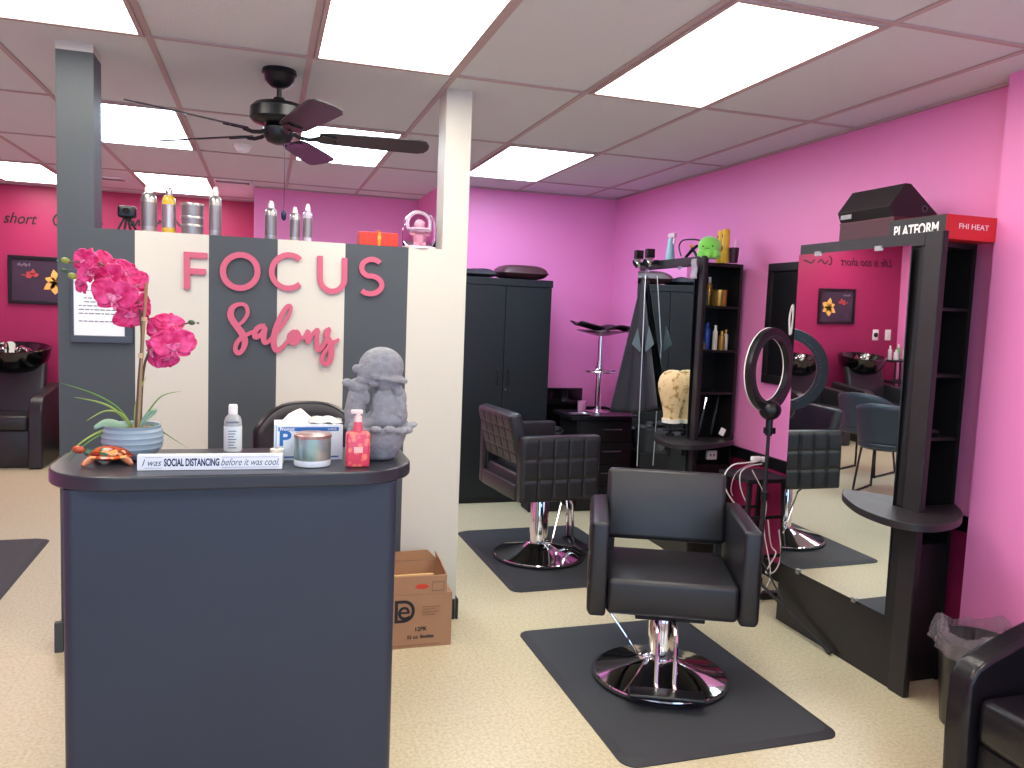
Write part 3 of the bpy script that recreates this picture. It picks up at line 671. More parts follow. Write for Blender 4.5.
# torso, skirt, arms
b.ell((.02, .0, .115), (.062, .05, .035)); b.ell((.018, 0, .145), (.046, .036, .05)); b.ell((.012, 0, .175), (.036, .03, .032))
b.tube([(.045, -.01, .185), (.062, -.02, .155), (.050, -.035, .125)], [.016, .017, .015])
b.ell((.066, -.012, .13), (.016, .02, .03)); b.ell((-.05, -.02, .105), (.035, .03, .022)); b.ell((-.062, -.03, .095), (.03, .025, .018))
# head and bonnet
b.ell((.014, 0, .228), (.042, .038, .032)); b.ell((.004, .002, .268), (.066, .055, .058)); b.ell((-.026, -.005, .254), (.042, .042, .040), M=Matrix.Rotation(R(-25), 4, 'Y'))
b.lathe([(0, 0), (.056, -.002), (.066, -.006), (.067, .001), (.05, .006), (0, .01)], (.012, 0, .240), seg=36, M=Matrix.Rotation(R(9), 4, 'Y') @ Matrix.Diagonal((1.05, .95, 1.6, 1)))
b.ell((-.068, -.01, .262), (.014, .012, .013)); b.ell((-.048, -.02, .232), (.024, .016, .013)); b.ell((-.02, -.03, .222), (.016, .014, .01)); b.ell((-.04, 0, .248), .016)
# small friend at the left
b.tube([(-.062, 0, .095), (-.070, 0, .14), (-.062, 0, .19)], [.034, .030, .028], seg=14); b.ell((-.058, 0, .212), (.034, .030, .024)); b.ell((-.094, -.005, .222), (.015, .012, .012)); b.ell((-.03, -.006, .216), (.012, .01, .009)); b.ell((.062, 0, .175), (.018, .02, .034)); b.ell((.05, -.02, .205), (.014, .014, .02))
b.ell((-.068, -.012, .172), (.022, .016, .012), M=Matrix.Rotation(R(30), 4, 'Y')); b.ell((-.04, -.015, .18), (.012, .012, .02)); b.ell((-.072, -.01, .14), (.018, .02, .016))
o = obj('statue_figure', b, STONE, stt, smooth=True); remesh(o)

# ---- office chair behind the desk
oc = thing('office_chair', 'black rounded-back office chair behind the desk, before the striped wall', 'office chair', (.16, 2.96, 0))
def ocb(u, v):
    a = (u - .5) * 2; h = .5 + .5 * v
    x = .185 * a; z = .86 + .272 * v * (1 - .33 * abs(a) ** 3.2)
    return Vector((x, .16 - .09 * a * a, z))
obj('backrest', MB().grid(ocb, 22, 8), mat('grey mesh back', '2E2E33', .6), oc, smooth=True, solid=.035)
P = [ocb(0, v / 6) for v in range(6)] + [ocb(k / 16, 1) for k in range(17)] + [ocb(1, 1 - v / 6) for v in range(1, 7)]
obj('back_rim', MB().tube(P, .011), BLACKP, oc, smooth=True)
obj('seat', MB().box(-.23, .23, -.24, .2, .66, .74, bev=.03), VINYL, oc, smooth=True)
obj('back_support', MB().tube([(0, .1, .65), (0, .21, .68), (0, .2, .92)], .018), BLACKP, oc, smooth=True)
obj('gas_lift', MB().cyl((0, 0, .09), (0, 0, .66), .024), CHROME, oc, smooth=True)
for k in range(5):
    a = 2 * PI * k / 5 + .3; d = Vector((math.cos(a), math.sin(a), 0))
    l = obj('base_arm', MB().tube([d * .02 + Vector((0, 0, .11)), d * .29 + Vector((0, 0, .08))], [.022, .015]), BLACKP, oc, smooth=True)
    obj('caster', MB().cyl(d * .29 + Vector((-.02, 0, .031)), d * .29 + Vector((.02, 0, .031)), .03).cyl(d * .29 + Vector((0, 0, .04)), d * .29 + Vector((0, 0, .08)), .008), BLACKM, l, smooth=True)

# ================================================================== CARDBOARD BOXES
def cbox(name, label, x0, x1, y0, y1, z0, h, open_=False):
    t = thing(name, label, 'box', ((x0 + x1) / 2, (y0 + y1) / 2, z0), 0, 'cardboard boxes beside the desk')
    w_, d_ = (x1 - x0) / 2, (y1 - y0) / 2; e = .005; b = MB()
    b.box(-w_, w_, -d_, -d_ + e, .0005, h); b.box(-w_, w_, d_ - e, d_, .0005, h); b.box(-w_, -w_ + e, -d_ + e, d_ - e, .0005, h); b.box(w_ - e, w_, -d_ + e, d_ - e, .0005, h)
    b.box(-w_ + e, w_ - e, -d_ + e, d_ - e, .0005, .006)
    if not open_: b.box(-w_ + e, w_ - e, -d_ + e, d_ - e, h - .006, h - .001)
    obj('carton', b, CARD, t); return t, w_, d_
t, w_, d_ = cbox('cardboard_box', 'larger lower cardboard box printed with a round letter logo, right of the desk', .43, .822, 3.40, 3.64, 0, .245)
LB = Vector((t.location.x, 3.3985, 0))
text('printed_logo', 'D', .15, Matrix.Translation(LB + Vector((-.02, 0, .165))) @ FRONT, INK, t, extrude=.0003, sx=.95)
text('printed_logo', 'e', .125, Matrix.Translation(LB + Vector((-.022, 0, .172))) @ FRONT, INK, t, extrude=.0003, bold=.0008)
text('printed_words', '12PK', .026, Matrix.Translation(LB + Vector((.055, 0, .085))) @ FRONT, INK, t, extrude=.0003, bold=.0005)
text('printed_words', '32 oz. Bottles', .022, Matrix.Translation(LB + Vector((.055, 0, .05))) @ FRONT, INK, t, extrude=.0003, bold=.0004)
b = MB()
for k in range(4): b.box(.06, .14 - .02 * (k % 2), -.0015 - d_, -.0005 - d_, .185 - k * .012, .188 - k * .012)
b.box(-.19, .15, -.0015 - d_, -.0005 - d_, .012, .014); obj('printed_lines', b, mat('faded print', '8A6546', .8), t)
t, w_, d_ = cbox('cardboard_box', 'smaller open cardboard tray stacked on the printed box', .46, .795, 3.40, 3.63, .2455, .082, True)
obj('flap', MB().prism([(-w_, 0), (w_, 0), (w_ - .045, .045), (-w_, .040)], -.0025, .0025, Matrix.Translation((0, d_ - .003, .084)) @ Matrix.Rotation(R(80), 4, 'X')), CARDI, t)
obj('flap', MB().prism([(-.11, 0), (.11, 0), (.085, .050), (-.02, .035)], -.0025, .0025, Matrix.Translation((w_ - .002, 0, .084)) @ Matrix.Rotation(R(90), 4, 'Z') @ Matrix.Rotation(R(75), 4, 'X')), CARD, t)
obj('divider', MB().box(-.14, .12, -.06, -.045, .03, .072, bev=.004), mat('pale card roll', 'CDA878', .8), t)
obj('printed_patch', MB().ell((.055, -d_ - .0004, .035), (.03, .0008, .012)), mat('red print', 'C8402E', .6), t)
b = MB()
for q in ((.10, .155, .012, .014), (.10, .155, .052, .054), (.10, .102, .014, .052), (.153, .155, .014, .052)): b.box(q[0], q[1], -d_ - .0012, -d_ - .0003, q[2], q[3])
obj('printed_frame', b, mat('purple print', '6A5560', .7), t)

# ================================================================== MATS
def fmat(label, x0, x1, y0, y1, rz=0):
    cx, cy = (x0 + x1) / 2, (y0 + y1) / 2
    t = thing('floor_mat', label, 'floor mat', (cx, cy, .0004), rz, 'anti-fatigue mats')
    w_, d_ = (x1 - x0) / 2, (y1 - y0) / 2
    P0 = rrect(-w_, w_, -d_, d_, .06, .06); P1 = rrect(-w_ + .03, w_ - .03, -d_ + .03, d_ - .03, .05, .05)
    b = MB(); n = len(P0)
    A = [b.b.verts.new((x, y, 0)) for x, y in P0]; B = [b.b.verts.new((x, y, .004)) for x, y in P0]; C = [b.b.verts.new((x, y, .016)) for x, y in P1]
    for i in range(n):
        j = (i + 1) % n; b.b.faces.new([A[i], A[j], B[j], B[i]]); b.b.faces.new([B[i], B[j], C[j], C[i]])
    obj('border', b, RUBBERE, t)
    obj('surface', MB().prism(P1, .001, .0162), RUBBER, t)
fmat('large black mat under the nearest styling chair', 1.165, 2.045, 2.30, 3.475, R(.5))
fmat('black mat under the quilted styling chair', 1.28, 2.16, 3.99, 5.20, R(1.5))
fmat('dark mat on the far left floor near the shampoo seat', -2.1, -1.235, 4.20, 5.43, R(1))

# ================================================================== STYLING CHAIRS
def quilt(w_, h_, nx, ny, d, M):
    b = MB(); k = 10
    def fn(u, v):
        uu = (u * nx) % 1 if u < 1 else 1; vv = (v * ny) % 1 if v < 1 else 1
        p = (1 - abs(2 * uu - 1) ** 12) * (1 - abs(2 * vv - 1) ** 12)
        return M @ Vector(((u - .5) * w_, -d * p, (v - .5) * h_))
    b.grid(fn, nx * k, ny * k); return b
def styling_chair(label, dz=0, sx=0, sy=0, z_mat=.0168):
    t = thing('styling_chair', label, 'salon chair', (0, 0, z_mat), 0, 'hydraulic styling chairs')
    def sh(o): o.location = (sx, sy, 0); return o
    hw, ta = .345, .082; yf, yb = -.232, .28; zt, zb = .693 + dz - z_mat, .308 + dz - z_mat; zs = .463 + dz - z_mat
    M = Matrix.Identity(4)
    for s in (-1, 1):
        a = sh(obj('armrest', MB().box(*(sorted((s * (hw - .012), s * (hw - ta)))), yf, yb, zb, zt, bev=.014), VINYL, t, smooth=True))
        Q = Matrix.Translation((s * (hw - .012), (yf + yb) / 2, (zb + zt) / 2)) @ Matrix.Rotation(R(90 * s), 4, 'Z')
        obj('quilted_panel', quilt(yb - yf - .016, zt - zb - .016, 5, 3, .007, Q), VINYL, a, smooth=True)
    hi = hw - ta - .002
    sh(obj('seat', MB().box(-hi, hi, yf + .01, yb - .02, zs - .148, zs, bev=.022), VINYL, t, smooth=True))
    sh(obj('rear_panel', MB().box(-hi, hi, yb - .06, yb + .006, zb, zs - .06, bev=.01), VINYL, t, smooth=True))
    # back: tilted cushion with quilted rear
    zbt, zbb = .822 + dz - z_mat, .505 + dz - z_mat
    ang = math.atan2(.08, zbt - zbb); Mb = Matrix.Translation((0, .262, (zbt + zbb) / 2)) @ Matrix.Rotation(-ang, 4, 'X')
    hb = (zbt - zbb) / 2
    bk = sh(obj('backrest', MB().box(-.265, .265, -.04, .035, -hb, hb, M=Mb, bev=.022), VINYL, t, smooth=True))
    obj('quilted_panel', quilt(.50, 2 * hb - .03, 5, 4, .008, Mb @ Matrix.Translation((0, .032, 0)) @ Matrix.Rotation(PI, 4, 'Z')), VINYL, bk, smooth=True)
    for s in (-1, 1): sh(obj('back_bracket', MB().box(*sorted((s * .225, s * .248)), .20, .262, zs - .12, zbb + .06), BLACKM, t))
    # mechanism and base
    obj('swivel_plate', MB().box(-.12, .16, -.08, .20, zb - .022, zb - .001), BLACKM, t, bevel=.004)
    obj('column', MB().lathe([(0, .05), (.057, .05), (.057, zb - .04), (.05, zb - .023), (0, zb - .023)], seg=36), CHROME, t, smooth=True)
    ba = obj('base', MB().lathe([(.268, .012), (.273, .016), (.270, .022), (.215, .036), (.13, .060), (.08, .080), (.068, .092), (.0, .092)], seg=64), CHROME, t, smooth=True)
    obj('rubber_ring', MB().lathe([(0, .0), (.268, .0), (.283, .005), (.284, .014), (.272, .0175), (0, .012)], seg=64), BLACKM, ba, smooth=True)
    # lever
    obj('pump_lever', MB().tube([(-.24, -.02, zb + .0), (-.22, -.03, zb - .02), (-.10, -.04, .11), (-.07, -.03, .095)], .006).cyl((-.085, -.045, .10), (-.06, -.02, .10), .013), CHROME, t, smooth=True)
    # T-bar footrest
    f = MB()
    for s in (-.035, .035): f.tube([(s, -.10, zb - .012), (s, -.17, zb - .03), (s, -.205, zb - .08), (s, -.225, .075), (s, -.245, .055)], .009)
    fr = obj('footrest', f, CHROME, t, smooth=True)
    obj('foot_plate', MB().box(-.145, .145, -.315, -.235, .046, .062, bev=.007).box(-.14, -.125, -.30, -.25, .062, .07).box(.125, .14, -.30, -.25, .062, .07), BLACKP, fr, smooth=True)
    return t
c1 = styling_chair('black vinyl styling chair facing the viewpoint on the large near mat', 0, .020, .09)
c1.location = (1.597, 2.872, .0168); c1.rotation_euler.z = -.40
c2 = styling_chair('black styling chair with quilted sides, turned to the far mirror', .11, .077, -.029)
c2.location = (1.632, 4.54, .0168); c2.rotation_euler.z = 1.68

# ================================================================== STYLING STATIONS
def station(label, yo, mirror_z=(.30, 1.845), my=.135, sw=.085, tx1=.285):
    """panel front at x = 2.52 from y = 0 (near edge) to .88, tower behind its near end"""
    t = thing('styling_station', label, 'styling station', (2.52, yo, 0), 0, 'mirror stations along the pink wall')
    H = 1.895
    obj('back_panel', MB().box(0, .022, 0, .865, .0005, H), WOODB, t, bevel=.002)
    obj('stile', MB().box(-.009, -.0005, .0, sw, .0005, H), STILE, t, bevel=.003)
    obj('top_rail', MB().box(-.009, -.0005, sw + .0005, .865, H - .055, H), STILE, t, bevel=.003)
    # mirror leans a touch into the room
    g = MB(); y0, y1 = my, .846; z0, z1 = mirror_z; tl = math.tan(R(.75))
    M = Matrix.Translation((-.0045, 0, z0)) @ Matrix.Rotation(-R(.75), 4, 'Y')
    g.box(-.003, .003, y0, y1, 0, z1 - z0, M=M)
    mi = obj('mirror', g, MIRROR, t)
    for y in (y0 + .18, y1 - .14):
        obj('mirror_clip', MB().box(-.034, -.024, y - .018, y + .018, z1 - .012, z1 + .008), STEEL, mi)
        obj('mirror_clip', MB().box(-.016, -.008, y - .012, y + .012, z0 - .01, z0 + .012), STEEL, mi)
    # side tower: open shelves facing the near side
    b = MB(); ty0, ty1, tx0 = .11, .36, .0225
    b.box(tx0, tx1, ty1 - .015, ty1, .0005, H - .03); b.box(tx0, tx0 + .016, ty0, ty1 - .0155, .0005, H - .03); b.box(tx1 - .018, tx1, ty0, ty1 - .0155, .0005, H - .03); b.box(tx0 + .0165, tx1 - .0185, ty0, ty1 - .0155, H - .05, H - .03)
    b.box(tx0 + .0165, tx1 - .0185, ty0 + .01, ty1 - .0155, .0005, .60)
    obj('side_tower', b, WOODB, t)
    for z in (1.60, 1.325, 1.06): obj('shelf', MB().box(tx0 + .0165, tx1 - .0185, ty0 + .004, ty1 - .0155, z - .014, z), WOODB, t)
    obj('top_board', MB().box(.0225, tx1, .3605, .865, H - .05, H - .03), WOODB, t)
    obj('rear_upright', MB().box(.0225, tx1, .845, .865, .0005, H - .0505), WOODB, t)
    pts = smooth_path([(-.0095, .44), (-.10, .33), (-.185, .16), (-.215, .03), (-.21, -.08), (-.155, -.155), (-.06, -.165), (.07, -.12), (tx1 - .09, -.02), (tx1, .10)], 5)
    poly = [(-.0095, .44)] + pts[1:] + [(tx1, .109), (.0, .109), (.0, -.0015), (-.0105, -.0015), (-.0105, .44)][:4]
    obj('ledge', MB().prism(poly, .745, .775), STILE, t, bevel=.003)
    return t
s1 = station('tall black mirror station nearest the viewpoint, beside the armchair', 2.503)
s2 = station('farther black mirror station with a green plush on top', 4.27, (.36, 1.833), .072, .045, .335)

# things on station 1
t = thing('hair_tool_box', 'red and black hair tool box lying on the near station top', 'box', (2.675, 2.69, 1.8665))
REDB = mat('red carton', 'D22A2C', .4); BLKB = mat('dark carton', '2A2A2C', .45)
b = MB(); b.box(-.130, .145, -.165, .135, .0003, .096)
o = obj('carton', b, [REDB, BLKB], t, bevel=.001)
for p in o.data.polygons:
    if p.normal.x < -.5: p.material_index = 1
text('printed_words', 'PLATFORM', .062, face((2.675 - .1306, 2.69 - .012, 1.8665 + .044), 90, -90), WHITE, t, extrude=.0003, bold=.0016, fit=.235)
text('printed_words', 'FHI HEAT', .030, face((2.675 + .010, 2.69 - .1656, 1.8665 + .052), 90, 0), WHITE, t, extrude=.0003, fit=.15)
t = thing('maroon_box', 'dark maroon carton on the near station under the tilted black box', 'box', (2.70, 3.01, 1.8665))
obj('carton', MB().box(-.12, .10, -.17, .17, .0003, .118), mat('maroon carton', '4A2A32', .5, noise=.1, nscale=30), t, bevel=.002)
obj('lid_edge', MB().box(-.1215, .1015, -.1715, .1715, .112, .120), mat('maroon carton lid', '553039', .5), t)
t = thing('tilted_black_box', 'black box tipped on its edge on top of the maroon carton', 'box', (2.70, 2.985, 1.987))
Mx = Matrix.Rotation(R(0), 4, 'Z')
poly = [(-.135, .045), (-.115, .002), (.12, .002), (.135, .02), (-.03, .147), (-.06, .147)]
b = MB().prism(poly, -.13, .20, Matrix.Rotation(R(90), 4, 'X') @ Matrix.Diagonal((1, 1, -1, 1)))
obj('carton', b, mat('black gloss carton', '1E1D1F', .35, noise=.1, nscale=20), t, bevel=.002)
obj('label', MB().box(-.1395, -.1365, .10, .17, .012, .032), mat('grey label', '8F9095', .5), t)
obj('round_hole', MB().lathe([(.010, 0), (.015, 0), (.015, .002), (.010, .002), (.010, 0)], (.05, -.1325, .045), M=Matrix.Rotation(R(90), 4, 'X')), mat('grey print ring', '55525A', .5), t)
t = thing('shelf_tools', 'black hair iron with a silver tip lying in the near station tower', 'hair iron', (2.66, 2.66, 1.0605))
obj('handle', MB().tube([(-.06, .02, .018), (.0, .0, .02), (.06, -.01, .016)], [.015, .016, .013]), BLACKP, t, smooth=True)
obj('barrel', MB().tube([(-.06, .02, .018), (-.095, .03, .018)], .010), CHROME, t, smooth=True)

# things on and around station 2
YS = 4.27
def at2(x, y, X=2.68): return W(x, y, X=X)
ZS2 = 1.8655
p = at2(670, 258, 2.66)
t = thing('spray_bottle', 'pale blue trigger spray bottle on the far station top', 'bottle', (2.66, p.y, ZS2))
SPR = Matrix.Diagonal((1, 1, 1.25, 1))
obj('body', MB().lathe([(0, .0003), (.032, .0003), (.034, .01), (.030, .07), (.020, .14), (.016, .155), (0, .155)], M=SPR), mat('pale aqua plastic', '9CC8CE', .3), t, smooth=True)
obj('trigger_head', MB().box(-.012, .012, -.06, .02, .195, .228, bev=.005).box(-.006, .006, -.055, -.035, .15, .20, bev=.003).box(-.008, .008, .0, .035, .205, .225, bev=.003), mat('pale pink plastic', 'E8C9D8', .4), t, smooth=True)
YPL = 4.56
t = thing('plush_toy', 'round lime green plush octopus on the far station top corner', 'plush toy', (2.57, W(708.5, 262, X=2.57).y, ZS2 + .050))
GP = mat('lime plush', '86E05A', .95, bump=.8, bscale=120, sheen=.5)
obj('body', MB().ell((0, 0, .042), (.068, .068, .060)), GP, t, smooth=True)
for k in range(8):
    a = 2 * PI * k / 8 + .2; obj('tentacle', MB().ell((.047 * math.cos(a), .047 * math.sin(a), -.007), (.024, .024, .028), seg=14), GP, t, smooth=True)
b = MB(); 
for a in (205, 255): obj('eye', MB().ell((.067 * math.cos(R(a)), .067 * math.sin(R(a)), .036), .005, seg=8), INK, t, smooth=True)
b.b.free()
b = MB().tube([(.0672 * math.cos(R(a)), .0672 * math.sin(R(a)), .027 - .004 * math.cos(R((a - 230) * 3))) for a in range(218, 244, 3)], .0013, seg=5); obj('mouth', b, INK, t)
YEL = mat('yellow print', 'E2B22E', .4, noise=.3, nscale=30)
t = thing('yellow_tube', 'bright yellow patterned tubes standing on the far station tower', 'hair product', (2.71, W(722, 262, X=2.71).y, ZS2), 0)
for s, h in ((-.026, .19), (.028, .195)):
    o = obj('tube', MB().lathe([(0, .0003), (.022, .0003), (.024, .006), (.024, h), (.018, h + .012), (0, h + .014)], (0, -s, 0)), YEL, t, smooth=True)
    obj('dark_spots', MB().ell((-.0222, -s, h * .45), (.003, .008, .02)).ell((-.0222, -s, h * .85), (.003, .006, .014)), INK, o)
t = thing('pen_cup', 'dark mesh cup with a pink-tipped tool at the near end of the far station', 'cup', (2.73, W(735, 262, X=2.73).y + .02, ZS2))
obj('cup', MB().lathe([(0, .0003), (.026, .0003), (.032, .09), (.029, .09), (.024, .004), (0, .004)]), mat('dark plum metal', '3A2230', .4, .5), t, smooth=True)
obj('tool', MB().tube([(0, 0, .01), (.004, -.006, .10), (.006, -.01, .135)], [.006, .006, .008]), mat('pale pink plastic', 'E8C9D8', .4), t, smooth=True)
t = thing('wire_hanger', 'thin black arched wire with an orange clip on the far station top', 'cable', (2.64, 4.80, ZS2))
A = [Vector((2.64, at2(x, y, 2.64).y, at2(x, y, 2.64).z)) for x, y in ((681, 256), (679, 247), (682, 241), (689, 239.5), (698, 240), (706, 243), (712, 247))]
obj('wire', MB().tube(smooth_path([tuple(a) for a in A], 4), .005), BLACKP, t, world=True, smooth=True)
p1 = at2(691, 246, 2.64)
obj('orange_clip', MB().ell((2.64, p1.y, p1.z), (.008, .028, .010), M=Matrix.Rotation(R(15), 4, 'X')), mat('orange clip', 'D9892E', .4), t, world=True, smooth=True)
p2 = at2(694, 251, 2.66)
obj('dark_clip', MB().tube([at2(686, 257, 2.65), at2(692, 250, 2.65), at2(697, 246, 2.65)], .010), BLACKP, t, world=True, smooth=True)
obj('dark_clip', MB().tube([at2(697, 257, 2.66), at2(692, 248, 2.66)], .009), BLACKP, t, world=True, smooth=True)
obj('plug_end', MB().ell(at2(712, 240, 2.64), (.012, .012, .016)), BLACKP, t, world=True, smooth=True)
# hanging clear bag by the mirror
t = thing('hanging_bag', 'small clear plastic bag hanging at the top right of the far mirror', 'bag', W(696, 262, X=2.49))
a, c_ = W(697.5, 262, X=2.485), W(690, 280, X=2.485)
obj('pouch', MB().grid(lambda u, v: Vector((2.480 - .008 * math.sin(PI * v) - .004 * math.sin(9 * u), a.y + .06 * v - .015 * u * (1 - v), a.z + .02 - .12 * u)), 10, 6), mat('crinkled clear film', 'D9D3DC', .15, trans=.5, ior=1.1), t, world=True, smooth=True, solid=.004)
# clamp lamps at the far corner
def clamp(x, y, label):
    p = W(x, y, X=2.44); t = thing('hair_clamp', label, 'clamp', p); t.scale = (1.35, 1.35, 1.35)
    obj('head', MB().lathe([(0, -.012), (.022, -.012), (.026, 0), (.022, .022), (.012, .03), (0, .03)], M=Matrix.Rotation(R(60), 4, 'Y')), CHROME, t, smooth=True)
    obj('clamp_body', MB().box(-.014, .03, -.014, .014, .02, .065, bev=.004).box(.015, .075, -.01, .01, -.01, .012, bev=.003), BLACKP, t, smooth=True)
clamp(637, 263, 'chrome and black clamp at the far top corner of the second station, left one')
clamp(648, 262, 'chrome and black clamp at the far top corner of the second station, right one')
# black cape hanging at the far edge
YC = YS + .86
t = thing('salon_cape', 'black salon cape hanging from the far corner of the second station', 'cape', W(645, 275, X=2.47))
top = W(643, 275, X=2.475); bl = W(610, 411, X=2.47); brp = W(658, 409, X=2.47)
def cape(u, v):
    p = top.lerp(bl.lerp(brp, v), u); sp = (u ** .8)
    p = Vector(p); p.x += -.022 * math.sin(v * PI * 5) * sp + .0; p.z += -.02 * math.sin(v * PI) * u + .0
    return p
obj('cloth', MB().grid(cape, 26, 40), mat('black cape nylon', '2B2E33', .42), t, world=True, smooth=True, solid=.004)
lp, rp_ = W(634, 352, X=2.435), W(653, 350, X=2.435)
def lap(x0, y0, x1, y1, x2, y2, x3, y3):
    P = [W(x0, y0, X=2.435), W(x1, y1, X=2.435), W(x2, y2, X=2.435), W(x3, y3, X=2.435)]
    return MB().grid(lambda u, v: P[0].lerp(P[1], u).lerp(P[3].lerp(P[2], u), v), 4, 4)
GL = mat('grey cape lining', '5C6A6C', .45)
obj('lining', lap(638, 328, 641, 350, 640, 352, 632, 344), GL, t, world=True, solid=.003)
obj('lining', lap(649, 326, 654, 344, 646, 352, 645, 350), GL, t, world=True, solid=.003)
obj('edge_cord', MB().tube([W(645.5, 275, X=2.45), W(642.5, 345, X=2.43), W(637, 466, X=2.45)], .0035), mat('silver piping', 'C9C9CE', .3, .6), t, world=True, smooth=True)

# products inside tower 2
def prod(name, x, z, r, h, m1, m2, label, y=YS + .20):
    t = thing(name, label, 'bottle' if name != 'jar' else 'jar', (x, y, z + .0005), 0, 'hair products in the far tower')
    obj('body', MB().lathe([(0, 0), (r * .95, 0), (r, .004), (r, h * .74), (r * .6, h * .8), (0, h * .8)]), m1, t, smooth=True)
    obj('cap', MB().lathe([(0, h * .8), (r * .55, h * .8), (r * .5, h), (0, h)]), m2, t, smooth=True)
AMB = mat('gold jar', 'B8914A', .3, .6, noise=.2, nscale=20)
t = thing('gold_jar', 'wide gold jar on the upper shelf of the far tower', 'jar', (2.735, YS + .17, 1.6005), 0, 'hair products in the far tower')
obj('body', MB().lathe([(0, 0), (.045, 0), (.048, .006), (.048, .085), (0, .085)]), AMB, t, smooth=True)
obj('lid', MB().lathe([(0, .0853), (.049, .0853), (.049, .10), (.046, .103), (0, .103)]), GOLD, t, smooth=True)
prod('pump_bottle', 2.72, 1.60, .018, .185, AMB, WHITE, 'pump bottle with a white nozzle behind the gold jar', YS + .27)
prod('silver_bottle', 2.66, 1.60, .022, .12, SILV2, SILV, 'dim silver bottle left of the gold jar', YS + .22)
prod('blue_can', 2.68, 1.325, .022, .17, mat('royal blue can', '22449A', .3), mat('royal blue can', '22449A', .3), 'blue and red spray can on the middle shelf of the far tower', YS + .20)
prod('white_bottle', 2.722, 1.325, .016, .155, mat('pearl bottle', 'D3CCC2', .3), WHITE, 'slim pearl bottle beside the blue can', YS + .17)
prod('gold_bottle', 2.765, 1.325, .020, .12, AMB, GOLD, 'gold bottle at the front right of the middle shelf', YS + .16)
prod('pale_bottle', 2.805, 1.325, .015, .13, mat('pearl bottle', 'D3CCC2', .3), GOLD, 'pale bottle at the wall side of the middle shelf', YS + .18)
prod('amber_jar', 2.635, 1.325, .017, .055, AMB, GOLD, 'tiny amber bottle at the left end of the middle shelf', YS + .17)
# hair tools hanging below the shelves of tower 2
for k, (x, y0, ln, lab) in enumerate(((2.66, .13, .2, 'black curling iron with chrome barrel hanging in the far tower'), (2.75, .12, .22, 'black hair dryer brush leaning in the far tower'))):
    t = thing('hair_iron', lab, 'hair iron', (x, YS + .2, .78))
    obj('handle', MB().tube([(0, 0, .0), (.01, -.01, .1), (.03, -.0, .16)], [.014, .017, .014]), BLACKP, t, smooth=True)
    obj('barrel', MB().tube([(.03, 0, .16), (.05, .01, .16 + ln * .4)], .010), CHROME if k == 0 else BLACKM, t, smooth=True)
p = W(721, 449, X=2.66)
t = thing('power_outlet', 'white outlet plate on the side of the far station below its ledge', 'outlet', (2.70, YS + .085, .665))
obj('plate', MB().box(-.035, .035, -.004, .02, -.028, .028, bev=.003), WHITE, t, smooth=True)
obj('sockets', MB().box(-.016, -.008, -.0052, -.0042, -.006, .008).box(.008, .016, -.0052, -.0042, -.006, .008), INK, t)
t = thing('price_tag', 'small white tag on a black cord in the far tower above the ledge', 'tag', (2.74, YS + .06, .80))
obj('card', MB().box(-.018, .018, -.002, .002, -.004, .042, M=Matrix.Rotation(R(25), 4, 'Y')), WHITE, t)

# mannequin head on its clamp
p = W(672, 400, Y=4.46); MHX, MHY = p.x, 4.46
t = thing('mannequin_head', 'tan canvas mannequin head on a clamp at the far station ledge', 'mannequin head', (MHX, MHY, .7755))
prof = [(0, .062), (.046, .062), (.050, .066), (.050, .088), (.046, .09), (.047, .12), (.056, .16), (.070, .21), (.083, .26), (.086, .295), (.078, .335), (.055, .365), (.028, .378), (0, .38)]
prof = [(r_ * 1.07, .062 + (z_ - .062) * 1.05 + .02) for r_, z_ in prof]
MH = bpy.data.materials.new('worn canvas'); MH.use_nodes = True
nt = MH.node_tree; bb = nt.nodes['Principled BSDF']; tc = nt.nodes.new('ShaderNodeTexCoord'); n = nt.nodes.new('ShaderNodeTexNoise'); n.inputs['Scale'].default_value = 26; n.inputs['Detail'].default_value = 5
cr = nt.nodes.new('ShaderNodeValToRGB'); e = cr.color_ramp.elements; e[0].position = .36; e[0].color = lin('A87B40'); e[1].position = .48; e[1].color = lin('E3C694')
nt.links.new(tc.outputs['Object'], n.inputs['Vector']); nt.links.new(n.outputs['Fac'], cr.inputs[0]); nt.links.new(cr.outputs[0], bb.inputs['Base Color']); bb.inputs['Roughness'].default_value = .8
obj('head', MB().lathe(prof, seg=40, M=Matrix.Diagonal((.98, 1.08, 1, 1))), MH, t, smooth=True)
obj('neck_band', MB().lathe([(.050, .0815), (.0565, .083), (.0565, .108), (.050, .1095)], seg=40, M=Matrix.Diagonal((.98, 1.08, 1, 1))), mat('white collar', 'E9E3D6', .6), t, smooth=True)
obj('clamp', MB().cyl((0, 0, -.09), (0, 0, .062), .010).box(-.018, .018, -.02, .02, -.06, -.032).box(-.018, .018, -.02, .02, .001, .016).cyl((0, 0, -.13), (0, 0, -.09), .016).cyl((0, 0, .06), (0, 0, .09), .012).lathe([(0, .03), (.05, .032), (.055, .038), (0, .044)]), BLACKM, t, smooth=True)
obj('clamp_screw', MB().cyl((0, 0, -.13), (0, 0, -.06), .005).cyl((.05, -.03, .14), (.085, -.05, .142), .004), CHROME, t, smooth=True)

